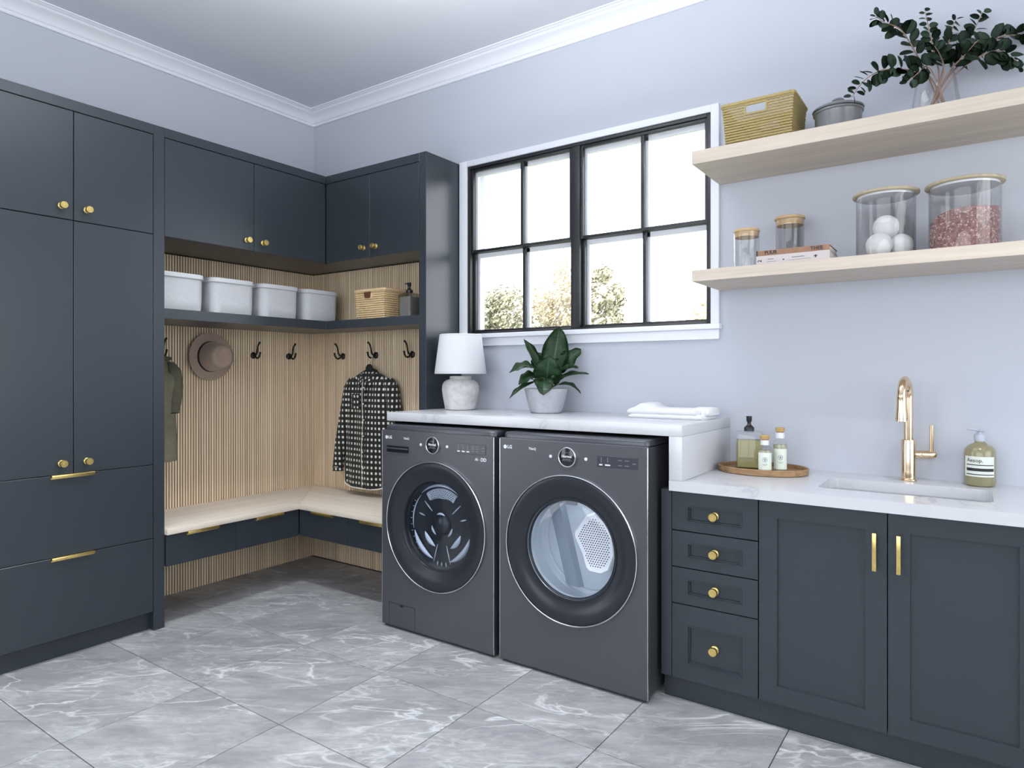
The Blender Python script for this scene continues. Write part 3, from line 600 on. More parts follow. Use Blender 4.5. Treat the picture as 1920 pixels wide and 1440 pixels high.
fc = obj('filter_cover', bx(1.394, 1.562, FW-0.0008, FW+0.002, 0.018, 0.124), M['machine'], t, bevel=0.0006, seg=1)
g = B(); 
for a in ((1.392, 1.394, 0.016, 0.126), (1.562, 1.564, 0.016, 0.126), (1.392, 1.564, 0.124, 0.126)): box(g, a[0], a[1], FW-0.0004, FW+0.001, a[2], a[3])
obj('cover_seam', g, M['black'], fc)
obj('finger_notch', LA([(0, 0.0012), (0.013, 0.0012), (0.013, 0)], seg=20, c=(1.478, FW, 0.119), M=RotF.to_3x3(), sy=0.45), M['black'], fc)
# dryer
dx_ = (2.067, 2.755)
t, dr, cx, cz, L = machine('tumble_dryer', 'graphite tumble dryer with a pale drum behind round glass beside the drawers', *dx_)
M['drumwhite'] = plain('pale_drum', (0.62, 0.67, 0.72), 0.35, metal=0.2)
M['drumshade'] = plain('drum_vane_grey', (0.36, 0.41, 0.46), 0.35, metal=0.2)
M['filter'] = plain('filter_white', (0.80, 0.81, 0.84), 0.4)
obj('door_glass', L([(0.197, -0.018), (0.190, -0.014), (0.16, -0.009), (0.11, -0.006), (0.05, -0.0045), (0, -0.004)]), M['bowl2'], dr)
obj('drum', L([(0.200, -0.022), (0.202, -0.05), (0.225, -0.058), (0.240, -0.066), (0.240, -0.172), (0.232, -0.185), (0.215, -0.190), (0.205, -0.184), (0, -0.184)]), M['drumwhite'], t, angle=25)
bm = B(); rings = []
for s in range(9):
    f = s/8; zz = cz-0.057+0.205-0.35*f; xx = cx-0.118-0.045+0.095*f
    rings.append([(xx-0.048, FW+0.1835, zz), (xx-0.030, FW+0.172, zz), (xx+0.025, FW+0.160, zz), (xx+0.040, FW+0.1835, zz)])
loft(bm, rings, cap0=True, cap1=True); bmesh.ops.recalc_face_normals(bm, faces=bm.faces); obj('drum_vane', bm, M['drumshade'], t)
fp = [(0.045, 0.135), (-0.012, 0.062), (-0.010, 0.040), (0.028, -0.030), (0.045, -0.085), (0.062, -0.098), (0.115, -0.100), (0.150, -0.080), (0.176, -0.010), (0.166, 0.075), (0.130, 0.125), (0.085, 0.152)]
bm = B(); n0 = (cx, FW+0.11, cz)
rings = [[(cx+(x-0.08)*k+0.08, FW+d, cz+(z-0.02)*k+0.02) for x, z in fp] for k, d in ((1.0, 0.100), (1.0, 0.075), (0.93, 0.064), (0.86, 0.068))]
loft(bm, rings, cap0=True, cap1=True); bmesh.ops.recalc_face_normals(bm, faces=bm.faces)
fil = obj('lint_filter', bm, M['filter'], t)
bm = B()
for i in range(14):
    for j in range(24):
        x = 0.0+0.011*i+0.0055*(j % 2); z = -0.088+0.0095*j
        # inside test against the shrunken outline
        inside = False; q = [((a-0.08)*0.8+0.08, (b-0.02)*0.8+0.02) for a, b in fp]
        for k in range(len(q)):
            (xa, za), (xb, zb) = q[k], q[k-1]
            if (za > z) != (zb > z) and x < (xb-xa)*(z-za)/(zb-za)+xa: inside = not inside
        if inside: lathe(bm, [(0, 0.0004), (0.0028, 0.0004)], 6, (cx+x, FW+0.0675, cz+z), RotF.to_3x3())
obj('filter_holes', bm, M['black'], fil)['kind'] = 'stuff'
bm = B(); box(bm, cx-0.03, cx+0.02, FW+0.03, FW+0.04, cz+0.178, cz+0.192); obj('sensor_slot', bm, M['grey_print'], t)
p = fascia(t, 2.410, 0.912, (2.543, 2.716, 0.884, 0.928), (2.327, 2.492), 2.096, 0.935, 2.236)
dash(p, [(2.552, 2.566, 0.890, 0.8955), (2.578, 2.600, 0.890, 0.8955)], M['white_print'], FW-0.0022)
dash(p, [(2.560, 2.562, 0.902, 0.922), (2.588, 2.590, 0.902, 0.922)] + [(2.634+i*0.028, 2.650+i*0.030, zz, zz+0.002) for i in range(2) for zz in (0.894, 0.914)] + [(2.694, 2.708, 0.904, 0.9065)], M['grey_print'], FW-0.0022)
l = bpy.data.lights.new('drum_fill_light', 'POINT'); l.energy = 0.16; l.color = (0.9, 0.95, 1.0); l.shadow_soft_size = 0.03  # added fill light that brightens the dryer interior, no real drum lamp
o = bpy.data.objects.new('drum_fill_light', l); COL.objects.link(o); o.parent = t; o.location = Vector((cx+0.03, FW+0.10, cz+0.20)) - off(t)

# ================================================================ objects in the alcove
M['felt'] = plain('bin_fabric', (0.53, 0.54, 0.56), 0.9, noise=0.05, nscale=90, bumpk=0.25, bscale=500, sheen=0.2)
M['felt_trim'] = plain('bin_trim', (0.52, 0.53, 0.55), 0.9)
BW, BD = 0.262, 0.30
def bin_proto(label):
    t = thing('storage_bin', label, 'bin', (0.25, -1.158, 1.574), 'lidded fabric bins on the alcove shelf')
    bm = B(); loft(bm, [[(x, y, z) for x, y in rrect(BD-i, BW-i, 0.045, 6)] for i, z in ((0.016, 0.0), (0.010, 0.004), (0.004, 0.06), (0.002, 0.168), (0.0, 0.172))], cap0=True, cap1=True)
    obj('bin_body', bm, M['felt'], t, local=True)
    bm = B(); loft(bm, [[(x, y, z) for x, y in rrect(BD+i, BW+i, 0.048, 6)] for i, z in ((0.006, 0.1725), (0.010, 0.175), (0.010, 0.194), (0.004, 0.199), (-0.03, 0.202))], cap0=True, cap1=True)
    ld = obj('bin_lid', bm, M['felt'], t, local=True)
    bm = B(); loft(bm, [[(x, y, z) for x, y in rrect(BD+i, BW+i, 0.048, 6)] for i, z in ((0.009, 0.1745), (0.0122, 0.176), (0.0122, 0.1785), (0.009, 0.180))]); obj('lid_seam', bm, M['felt_trim'], ld, local=True)
    return t
b0 = bin_proto('pale grey lidded fabric bin beside the tall cabinet, first of four')
copy_tree(b0, (0.25, -0.855, 1.574), label='pale grey lidded fabric bin on the shelf, second of four from the tall cabinet')
copy_tree(b0, (0.25, -0.554, 1.574), label='pale grey lidded fabric bin on the shelf, third of four from the tall cabinet')
copy_tree(b0, (0.25, -0.250, 1.574), label='pale grey lidded fabric bin in the shelf corner, nearest the wicker basket')

def wicker(name, c1, c2):
    m, nt, bs = nodes(name); v = coords(nt, (1, 1, 1))
    n = N(nt, 'ShaderNodeTexNoise', Scale=140, Detail=2, Vector=v); n2 = N(nt, 'ShaderNodeTexNoise', Scale=22, Detail=2, Vector=v)
    ad = N(nt, 'ShaderNodeMath', operation='ADD'); nt.links.new(n.outputs['Fac'], ad.inputs[0]); nt.links.new(n2.outputs['Fac'], ad.inputs[1])
    nt.links.new(ramp(nt, ad.outputs[0], [(0.35, c1), (0.62, c2)]), bs.inputs['Base Color']); 
    hf = N(nt, 'ShaderNodeMath', operation='MULTIPLY', i1=0.5); nt.links.new(ad.outputs[0], hf.inputs[0])
    bs.inputs['Roughness'].default_value = 0.8; bump(nt, bs, n.outputs['Fac'], 0.6, 0.002); return m
M['seagrass'] = wicker('seagrass', (0.085, 0.062, 0.018), (0.40, 0.31, 0.13))
M['rattan'] = wicker('rattan', (0.42, 0.28, 0.12), (0.72, 0.54, 0.30))
M['rattan_in'] = plain('basket_inside', (0.10, 0.07, 0.04), 0.9)
def woven_basket(name, label, x0, x1, y0, y1, z0, z1, rows, m, hx0, hx1, hz0, hz1, taper=0.012, through=True):
    """rows of plaited rope round a tapered box, grip hole in the front (and back when through)"""
    cx, cy = (x0+x1)/2, (y0+y1)/2
    t = thing(name, label, 'basket', (cx, cy, z0))
    h = (z1-z0)/rows; r = h*0.51
    wb = B(); rd = 0.012
    for i in range(rows):
        z = z0 + h*(i+0.5); f = (z-z0)/(z1-z0); k = taper*(1-f); a0, a1, b0, b1 = x0+k+r, x1-k-r, y0+k+r, y1-k-r
        cut = hz0 < z < hz1
        def seg(pts, closed=False):
            P = []
            for p, q in zip(pts, pts[1:]+([pts[0]] if closed else [])):
                d = math.dist(p, q); n = max(2, int(d/(h*0.85)))
                for s in range(n): P.append((p[0]+(q[0]-p[0])*s/n, p[1]+(q[1]-p[1])*s/n, z))
            if not closed: P.append((*pts[-1], z))
            rr = [r*(1.0 if (j+i) % 2 else 0.64) for j in range(len(P))]
            tube(wb, P, rr, 6, closed=closed)
        if not cut: seg([(a0, b0), (a1, b0), (a1, b1), (a0, b1)], True)
        elif through:
            seg([(hx1, b0), (a1, b0), (a1, b1), (hx1, b1)]); seg([(hx0, b1), (a0, b1), (a0, b0), (hx0, b0)])
        else: seg([(hx1, b0), (a1, b0), (a1, b1), (a0, b1), (a0, b0), (hx0, b0)])
    obj('woven_body', wb, m, t, kind=None) if False else obj('woven_body', wb, m, t)
    lin = B(); k = taper+2*r
    loft(lin, [[(x, y, z0+0.002) for x, y in rrect(x1-x0-2*k, y1-y0-2*k, 0.01, 3, (cx, cy))], [(x, y, z0+0.006) for x, y in rrect(x1-x0-2*k, y1-y0-2*k, 0.01, 3, (cx, cy))]], cap0=True, cap1=True)
    obj('base', lin, M['rattan_in'], t)
    rb = B(); pts = [(x, y, z1+r*0.4) for x, y in rrect(x1-x0-r, y1-y0-r, 0.012, 4, (cx, cy))]
    P = []
    for p, q in zip(pts, pts[1:]+[pts[0]]):
        n = max(1, int(math.dist(p, q)/(h*0.9)))
        for s in range(n): P.append(tuple(p[j]+(q[j]-p[j])*s/n for j in range(3)))
    tube(rb, P, [r*(1.5 if j % 2 else 1.2) for j in range(len(P))], 7, closed=True); obj('rim', rb, m, t)
    gr = B()
    for yy in ((y0+r*0.9, y1-r*0.9) if through else (y0+r*0.9,)):
        tube(gr, [(x+(hx0+hx1)/2, yy, z+(hz0+hz1)/2) for x, z in rrect(hx1-hx0+r, hz1-hz0+r, 0.006, 3)], r*0.8, 6, closed=True)
    obj('grip_edge', gr, m, t)
    return t, cx, cy
woven_basket('wicker_basket', 'tan rattan basket with a brown leather grip on the charcoal shelf', 0.708, 0.962, -0.268, -0.075, 1.574, 1.740, 13, M['rattan'], 0.800, 0.845, 1.705, 1.725, taper=0.008, through=False)
M['leather'] = plain('brown_leather', (0.10, 0.035, 0.018), 0.6)
bsk = [o for o in bpy.data.objects if o.name == 'wicker_basket'][0]
bm = B(); prism(bm, [(0.796, 1.732), (0.850, 1.732), (0.846, 1.704), (0.838, 1.698), (0.808, 1.698), (0.800, 1.704)], 'y', -0.274, -0.256); obj('leather_grip', bm, M['leather'], bsk, bevel=0.002)
# square smoked pump bottle
M['smokeglass'] = glass('grey_bottle_glass', (0.72, 0.73, 0.72), 0.05); M['pump_black'] = plain('black_pump', (0.012, 0.012, 0.014), 0.35)
M['greylotion'] = plain('grey_lotion', (0.30, 0.29, 0.27), 0.5)
def pump(parent, x, y, z, m, s=1.0, spout=(0, -1), sl=0.03):
    p = obj('pump', LA([(0, 0), (0.020*s, 0), (0.020*s, 0.014*s), (0.018*s, 0.016*s), (0.012*s, 0.022*s), (0.008*s, 0.026*s), (0.007*s, 0.034*s), (0.011*s, 0.042*s), (0.011*s, 0.058*s), (0.013*s, 0.0605*s), (0, 0.062*s)], seg=24, c=(x, y, z)), m, parent, angle=50)
    e = Vector((x, y, z+0.055*s)); d = Vector((spout[0], spout[1], 0)).normalized()
    bm = B(); tube(bm, [e, e+d*sl*0.6, e+d*sl+Vector((0, 0, -0.003*s))], [0.0055*s, 0.0045*s, 0.0035*s], 8); obj('spout', bm, m, p)
    return p
t = thing('pump_bottle', 'square grey glass pump bottle with black top on the charcoal shelf', 'bottle', (1.095, -0.20, 1.574))
bm = B(); loft(bm, [[(x, y, z) for x, y in rrect(0.094-i, 0.094-i, 0.012, 4, (1.095, -0.20))] for i, z in ((0.01, 1.5745), (0.0, 1.578), (0.0, 1.700), (0.004, 1.708), (0.03, 1.714), (0.055, 1.716), (0.056, 1.722))], cap0=True); obj('glass_body', bm, M['smokeglass'], t)
bm = B(); loft(bm, [[(x, y, z) for x, y in rrect(0.084, 0.084, 0.010, 4, (1.095, -0.20))] for z in (1.578, 1.690)], cap0=True, cap1=True); obj('lotion', bm, M['greylotion'], t)
pump(t, 1.095, -0.20, 1.716, M['pump_black'], 0.95, (-0.6, -0.8), 0.026)
# ---- coat hooks
def hook_mesh():
    bm = B(); Rx = Matrix.Rotation(PI/2, 3, 'Y')
    lathe(bm, [(0, 0), (0.021, 0), (0.021, 0.003), (0.017, 0.007), (0.009, 0.010), (0.0065, 0.022), (0, 0.022)], 20, (0, 0, 0), Rx)
    tube(bm, [(0.015, 0, 0), (0.030, 0, 0.004), (0.040, 0, 0.018), (0.044, 0, 0.040), (0.050, 0, 0.060), (0.062, 0, 0.076), (0.070, 0, 0.080)], [0.006, 0.0058, 0.0054, 0.005, 0.005, 0.0056, 0.007], 8)
    tube(bm, [(0.015, 0, 0), (0.028, 0, -0.012), (0.044, 0, -0.018), (0.060, 0, -0.012), (0.070, 0, 0.004), (0.074, 0, 0.020)], [0.006, 0.0058, 0.0055, 0.0052, 0.0052, 0.0068], 8)
    return mesh('coat_hook', bm, M['iron'])
hk = hook_mesh()
HKZ = 1.366
for loc, rz, lab in (((0.0225, -1.075, HKZ), 0, 'black double coat hook beside the tall cabinet holding the olive coat'), ((0.0225, -0.793, HKZ-0.045), 0, 'black double coat hook holding the felt hat'), ((0.0225, -0.487, HKZ), 0, 'empty black double coat hook right of the hat'), ((0.0225, -0.222, HKZ), 0, 'empty black coat hook on left wall, the one nearest the corner'),
                     ((0.327, -0.0225, HKZ), -PI/2, 'empty black coat hook on window wall, nearest the corner'), ((0.637, -0.0225, HKZ+0.002), -PI/2, 'black double coat hook holding the checked shirt'), ((0.951, -0.0225, HKZ+0.002), -PI/2, 'empty black coat hook nearest the window-side panel')):
    tag(inst('coat_hook', hk, None, loc, (0, 0, rz)), lab, 'hook', 'coat hooks in the alcove')
# ---- felt hat, brim against the wall, crown to the room
M['hat'] = plain('taupe_felt', (0.34, 0.25, 0.20), 0.95, noise=0.06, nscale=30, sheen=0.3); M['hatband'] = plain('dark_hat_band', (0.02, 0.016, 0.014), 0.7)
t = thing('felt_hat', 'taupe wide-brimmed felt hat hanging on the slatted left wall', 'hat', (0.06, -0.793, 1.352))
RX_ = Matrix.Rotation(PI/2, 3, 'Y'); hc = (0.045, -0.793, 1.352)
def hat_ring(r, x, n=48, tilt=0.0, sy=1.0, sz=1.0, dy=0, dz=0): return [(x + tilt*math.cos(2*PI*i/n*2), hc[1]+dy+r*sy*math.cos(2*PI*i/n), hc[2]+dz+r*sz*math.sin(2*PI*i/n)) for i in range(n)]
bm = B(); loft(bm, [hat_ring(0.078, 0.052, sz=1.12), hat_ring(0.10, 0.050), hat_ring(0.130, 0.056, tilt=0.006), hat_ring(0.138, 0.060, tilt=0.009, sz=1.02), hat_ring(0.138, 0.056, tilt=0.009, sz=1.02), hat_ring(0.10, 0.046), hat_ring(0.078, 0.048, sz=1.12)]); bmesh.ops.recalc_face_normals(bm, faces=bm.faces); obj('brim', bm, M['hat'], t, angle=80)
bm = B(); R_ = loft(bm, [hat_ring(0.080, 0.051, sz=1.12), hat_ring(0.078, 0.075, sz=1.10), hat_ring(0.073, 0.125, sz=1.06), hat_ring(0.066, 0.172, sz=1.02), hat_ring(0.057, 0.186, sz=1.0), hat_ring(0.040, 0.184, sz=0.9), hat_ring(0.02, 0.174, sz=0.7), hat_ring(0.004, 0.171)], cap1=True); bmesh.ops.recalc_face_normals(bm, faces=bm.faces); obj('crown', bm, M['hat'], t, angle=80)
bm = B(); loft(bm, [hat_ring(0.0805, 0.053, sz=1.12), hat_ring(0.0815, 0.054, sz=1.115), hat_ring(0.0805, 0.068, sz=1.11), hat_ring(0.0785, 0.069, sz=1.10)]); bmesh.ops.recalc_face_normals(bm, faces=bm.faces); obj('hat_band', bm, M['hatband'], t)
# ---- garments
def check_mat(name):
    m, nt, bs = nodes(name); tc = N(nt, 'ShaderNodeUVMap'); sp = N(nt, 'ShaderNodeSeparateXYZ'); nt.links.new(tc.outputs[0], sp.inputs[0])
    def stripe(o, f, lo, hi):
        mu = N(nt, 'ShaderNodeMath', operation='MULTIPLY', i1=f); nt.links.new(o, mu.inputs[0]); fr = N(nt, 'ShaderNodeMath', operation='FRACT'); nt.links.new(mu.outputs[0], fr.inputs[0])
        pp = N(nt, 'ShaderNodeMath', operation='PINGPONG', i1=0.5); nt.links.new(fr.outputs[0], pp.inputs[0])
        mr = N(nt, 'ShaderNodeMapRange', i1=lo, i2=hi); nt.links.new(pp.outputs[0], mr.inputs[0]); return mr.outputs[0]
    a = stripe(sp.outputs[0], 1/0.0285, 0.26, 0.33); b = stripe(sp.outputs[1], 1/0.0345, 0.26, 0.33)
    mu = N(nt, 'ShaderNodeMath', operation='MULTIPLY'); nt.links.new(a, mu.inputs[0]); nt.links.new(b, mu.inputs[1])
    ad = N(nt, 'ShaderNodeMath', operation='ADD'); nt.links.new(a, ad.inputs[0]); nt.links.new(b, ad.inputs[1])
    q = N(nt, 'ShaderNodeMath', operation='MULTIPLY_ADD', i1=0.06); nt.links.new(ad.outputs[0], q.inputs[0]); nt.links.new(mu.outputs[0], q.inputs[2])
    nt.links.new(ramp(nt, q.outputs[0], [(0.0, (0.008, 0.009, 0.008)), (0.12, (0.022, 0.024, 0.020)), (1.0, (0.72, 0.69, 0.62))]), bs.inputs['Base Color']); bs.inputs['Roughness'].default_value = 0.95; bs.inputs['Sheen Weight'].default_value = 0.1; return m
M['check'] = check_mat('black_white_check'); M['cream'] = plain('cream_edging', (0.72, 0.68, 0.60), 0.9); M['inner_dark'] = plain('dark_collar_lining', (0.015, 0.015, 0.016), 0.9)
M['olive'] = plain('olive_canvas', (0.105, 0.100, 0.068), 0.95, noise=0.10, nscale=25, bumpk=0.2, bscale=300)
M['olive2'] = plain('olive_canvas_light', (0.17, 0.155, 0.105), 0.95, noise=0.08, nscale=25)
def cloth_loft(name, secs, m, parent, frame, nseg=36, folds=5, fold_amp=0.006, hem=None, uv=True):
    """secs: (z, centre_u, half_width, half_depth, centre_d); frame(u, d, z) -> world"""
    bm = B(); uvl = bm.loops.layers.uv.new('UVMap'); rows = []; ruv = []
    for k, (z, cu, hw, hd, cd_) in enumerate(secs):
        row = []; ru = []
        for i in range(nseg):
            a = 2*PI*i/nseg; c, s = math.cos(a), math.sin(a)
            se = lambda v: math.copysign(abs(v)**0.75, v)
            amp = fold_amp*min(1.0, k/4.0)
            wv = amp*math.sin(folds*a*1.0 + z*3.0) + amp*0.6*math.sin((folds*2+1)*a - z*7)
            u = cu + hw*se(c); d = cd_ + (hd+wv)*se(s)
            zz = z + (hem(c) if hem and k == len(secs)-1 else 0)
            row.append(bm.verts.new(frame(u, d, zz))); ru.append((u, zz))
        q0 = nseg//4; dd_ = [0.0]*nseg      # arc length from the front centre line keeps the checks square
        for sg_ in (1, -1):
            acc = 0.0
            for m_ in range(1, nseg//2+1):
                i1 = (q0+sg_*m_) % nseg; i0 = (q0+sg_*(m_-1)) % nseg; acc += (row[i1].co-row[i0].co).length; dd_[i1] = -sg_*acc
        ru = [(cu+dd_[i], ru[i][1]) for i in range(nseg)]
        rows.append(row); ruv.append(ru)
    for k in range(len(rows)-1):
        for i in range(nseg):
            j = (i+1) % nseg; f = bm.faces.new((rows[k][i], rows[k][j], rows[k+1][j], rows[k+1][i]))
            for lp, q in zip(f.loops, (ruv[k][i], ruv[k][j], ruv[k+1][j], ruv[k+1][i])): lp[uvl].uv = q
    f = bm.faces.new(rows[0]); 
    for lp, q in zip(f.loops, ruv[0]): lp[uvl].uv = q
    bmesh.ops.recalc_face_normals(bm, faces=bm.faces)
    return obj(name, bm, m, parent, angle=80), rows
def interp(keys, n):
    out = []
    for i in range(n):
        f = i/(n-1)*(len(keys)-1); k = min(int(f), len(keys)-2); g = f-k; g = g*g*(3-2*g)*0.5+g*0.5
        out.append(tuple(a+(b-a)*g for a, b in zip(keys[k], keys[k+1])))
    return out
fr = lambda u, d, z: (u, -d, z)
t = thing('checked_shirt', 'black and white checked long-sleeved shirt hanging on the slatted window wall', 'shirt', (0.66, -0.09, 0.55))
hemf = lambda c: 0.032*abs(c)**3 - 0.006
cloth_loft('shirt_body', interp([(1.262, 0.652, 0.055, 0.028, 0.085), (1.235, 0.655, 0.115, 0.036, 0.085), (1.195, 0.658, 0.185, 0.042, 0.085), (1.12, 0.660, 0.200, 0.048, 0.088), (0.95, 0.655, 0.192, 0.050, 0.090), (0.75, 0.648, 0.196, 0.050, 0.090), (0.60, 0.640, 0.198, 0.050, 0.090), (0.545, 0.636, 0.196, 0.049, 0.090)], 30), M['check'], t, fr, folds=4, fold_amp=0.009, hem=hemf)
for sgn, keys in ((-1, [(1.225, 0.505, 0.030, 0.030, 0.085), (1.17, 0.478, 0.046, 0.038, 0.088), (1.0, 0.447, 0.046, 0.036, 0.098), (0.82, 0.412, 0.040, 0.033, 0.108), (0.68, 0.388, 0.036, 0.030, 0.112), (0.625, 0.382, 0.035, 0.030, 0.112)]),
                  (1, [(1.225, 0.805, 0.030, 0.030, 0.085), (1.17, 0.836, 0.044, 0.038, 0.086), (1.0, 0.868, 0.042, 0.036, 0.086), (0.82, 0.890, 0.038, 0.033, 0.086), (0.68, 0.90, 0.036, 0.030, 0.086), (0.625, 0.902, 0.036, 0.030, 0.086)])):
    s, _ = cloth_loft('sleeve', interp(keys, 22), M['check'], t, fr, nseg=22, folds=3, fold_amp=0.004)
    k = keys[-1]; bm = B(); tube(bm, [fr(k[1]+k[2]*1.02*math.cos(2*PI*i/24), k[4]+k[3]*1.05*math.sin(2*PI*i/24), 0.652) for i in range(24)], 0.0022, 5, closed=True); obj('cuff_edge', bm, M['cream'], s)
bm = B(); tube(bm, [fr(0.636+0.197*math.copysign(abs(math.cos(2*PI*i/48))**0.75, math.cos(2*PI*i/48)), 0.090+0.053*math.copysign(abs(math.sin(2*PI*i/48))**0.75, math.sin(2*PI*i/48)), 0.543+hemf(math.cos(2*PI*i/48))) for i in range(48)], 0.0042, 6, closed=True); obj('hem', bm, M['cream'], t)
pk = B(); zs = [1.205-0.655*i/24 for i in range(25)]
loft(pk, [[fr(0.668-0.010*(i/24)+du, 0.150+0.004*math.sin(i*0.5)+0.004*(1-abs(du)*60), z) for du in (-0.013, -0.010, 0.010, 0.013)] for i, z in enumerate(zs)], close=False); 
uvl = pk.loops.layers.uv.new('UVMap')
for f in pk.faces:
    for lp in f.loops: lp[uvl].uv = (lp.vert.co.x*0.9, lp.vert.co.z)
obj('placket', pk, M['check'], t)
pe = B(); tube(pe, [fr(0.668-0.010*(i/24)-0.014, 0.152+0.004*math.sin(i*0.5), z) for i, z in enumerate(zs)], 0.0018, 5); obj('placket_edge', pe, M['cream'], t)
for i in range(6): obj('button', LA([(0, 0.003), (0.004, 0.003), (0.005, 0)], seg=12, c=fr(0.667-0.010*i/6, 0.1545+0.004*math.sin(i*2.0), 1.165-0.1*i), M=RotF.to_3x3()), M['cream'], t)
for sgn in (-1, 1):
    cb = B(); uvl = cb.loops.layers.uv.new('UVMap')
    P = [(0.652, 0.060, 1.285), (0.652+sgn*0.045, 0.075, 1.278), (0.652+sgn*0.058, 0.105, 1.258), (0.668+sgn*0.012, 0.146, 1.205)]; Q = [(0.652, 0.052, 1.262), (0.652+sgn*0.062, 0.070, 1.252), (0.652+sgn*0.078, 0.118, 1.225), (0.668+sgn*0.048, 0.150, 1.172)]
    loft(cb, [[fr(*p) for p in P], [fr(*p) for p in Q], [fr(p[0], p[1]+0.004, p[2]-0.002) for p in Q], [fr(p[0], p[1]+0.005, p[2]) for p in P]], close=False)
    for f in cb.faces:
        for lp in f.loops: lp[uvl].uv = (lp.vert.co.x*1.1+lp.vert.co.z*0.6, lp.vert.co.z*1.1-lp.vert.co.x*0.6)
    bmesh.ops.recalc_face_normals(cb, faces=cb.faces); obj('collar', cb, M['check'], t)
ck = B(); uvl = ck.loops.layers.uv.new('UVMap'); box(ck, 0.548, 0.622, -0.1465, -0.142, 1.035, 1.125)
for f in ck.faces:
    for lp in f.loops: lp[uvl].uv = (lp.vert.co.x+0.01, lp.vert.co.z+0.012)
obj('chest_pocket', ck, M['check'], t, bevel=0.002)
t = thing('clothes_hanger', 'black clothes hanger with wire hook inside the checked shirt', 'hanger', (0.645, -0.085, 1.27))
hb = B(); tube(hb, [fr(0.645+0.17*s, 0.085, 1.265-0.065*abs(s)**1.3) for s in [i/8 for i in range(-8, 9)]], [0.008+0.012*(1-abs(i)/8) for i in range(-8, 9)], 10); obj('hanger_bar', hb, M['inner_dark'], t)
lb = B(); bmesh.ops.create_uvsphere(lb, u_segments=20, v_segments=12, radius=0.030, matrix=Matrix.Translation(fr(0.645, 0.088, 1.282)) @ Matrix.Diagonal((0.95, 0.5, 1.0, 1))); obj('hanger_neck', lb, M['inner_dark'], t)
wb = B(); tube(wb, [fr(0.645, 0.088, 1.300), fr(0.643, 0.088, 1.322), fr(0.650, 0.080, 1.338), fr(0.648, 0.066, 1.354), fr(0.643, 0.058, 1.362), fr(0.637, 0.050, 1.358)], 0.0022, 6); obj('wire_hook', wb, M['cream'], t)
# olive coat on the hook beside the tall cabinet (mostly behind the cabinet's side panel)
fl_ = lambda u, d, z: (d, u, z)
t = thing('olive_coat', 'olive green coat hanging behind the edge of the tall cabinet', 'coat', (0.11, -1.13, 0.78))
cloth_loft('coat_body', interp([(1.335, -1.085, 0.018, 0.020, 0.085), (1.30, -1.105, 0.055, 0.04, 0.10), (1.22, -1.125, 0.085, 0.06, 0.11), (1.0, -1.135, 0.095, 0.065, 0.11), (0.85, -1.130, 0.100, 0.065, 0.11), (0.772, -1.130, 0.098, 0.062, 0.11)], 24), M['olive2'], t, fl_, folds=4, fold_amp=0.010)
s, _ = cloth_loft('sleeve', interp([(1.315, -1.072, 0.016, 0.02, 0.13), (1.27, -1.060, 0.036, 0.034, 0.14), (1.18, -1.056, 0.042, 0.038, 0.145), (1.10, -1.064, 0.038, 0.036, 0.15), (1.035, -1.072, 0.030, 0.034, 0.15)], 18), M['olive'], t, fl_, nseg=20, folds=3, fold_amp=0.004)
bm = B(); tube(bm, [fl_(-1.072+0.031*math.cos(2*PI*i/20), 0.15+0.035*math.sin(2*PI*i/20), 1.037) for i in range(20)], 0.0035, 6, closed=True); obj('cuff_edge', bm, M['inner_dark'], s)
s, _ = cloth_loft('sleeve', interp([(1.315, -1.13, 0.016, 0.02, 0.12), (1.25, -1.20, 0.036, 0.034, 0.12), (1.15, -1.225, 0.042, 0.038, 0.12), (1.0, -1.235, 0.036, 0.034, 0.12)], 16), M['olive'], t, fl_, nseg=20, folds=3, fold_amp=0.004)
bm = B(); tube(bm, [fl_(-1.085+0.03*math.cos(2*PI*i/16), 0.085+0.03*math.sin(2*PI*i/16), 1.335) for i in range(16)], 0.010, 8, closed=True); obj('collar', bm, M['olive'], t)

# ================================================================ raised counter
M['shade'] = plain('white_linen_shade', (0.66, 0.67, 0.70), 0.9, bumpk=0.1, bscale=600); M['shade'].node_tree.nodes['Principled BSDF'].inputs['Transmission Weight'].default_value = 0.0
M['stonebase'] = plain('chalky_ceramic', (0.52, 0.515, 0.51), 0.9, noise=0.16, nscale=28, bumpk=0.8, bscale=60)
CZ = 1.0565
t = thing('table_lamp', 'table lamp with white drum shade and chalky ceramic base beside the cabinet', 'lamp', (1.474, -0.200, CZ))
obj('lamp_base', LA([(0, 0), (0.078, 0), (0.084, 0.004), (0.088, 0.03), (0.096, 0.07), (0.101, 0.105), (0.100, 0.130), (0.092, 0.148), (0.076, 0.160), (0.060, 0.164), (0.058, 0.168), (0.059, 0.178), (0.056, 0.181), (0.03, 0.182), (0, 0.182)], seg=40), M['stonebase'], t, local=True)
obj('stem', LA([(0.006, 0.182), (0.006, 0.30)], seg=12), M['iron'], t, local=True)
sh = obj('lamp_shade', LA([(0.140, 0.194), (0.141, 0.197), (0.114, 0.405), (0.112, 0.407), (0.111, 0.405), (0.138, 0.197), (0.137, 0.194), (0.140, 0.194)], seg=48), M['shade'], t, local=True)
for r, z in ((0.1405, 0.2035), (0.115, 0.3995)): bm = B(); tube(bm, [(r*math.cos(2*PI*i/48), r*math.sin(2*PI*i/48), z) for i in range(48)], 0.0011, 5, closed=True); obj('shade_seam', bm, M['felt_trim'], sh, local=True)
bm = B()
for k in range(3): tube(bm, [(0, 0, 0.37), (0.112*math.cos(k*2.094), 0.112*math.sin(k*2.094), 0.40)], 0.0015, 5)
tube(bm, [(0, 0, 0.30), (0, 0, 0.37)], 0.002, 5); obj('shade_spider', bm, M['iron'], t, local=True)
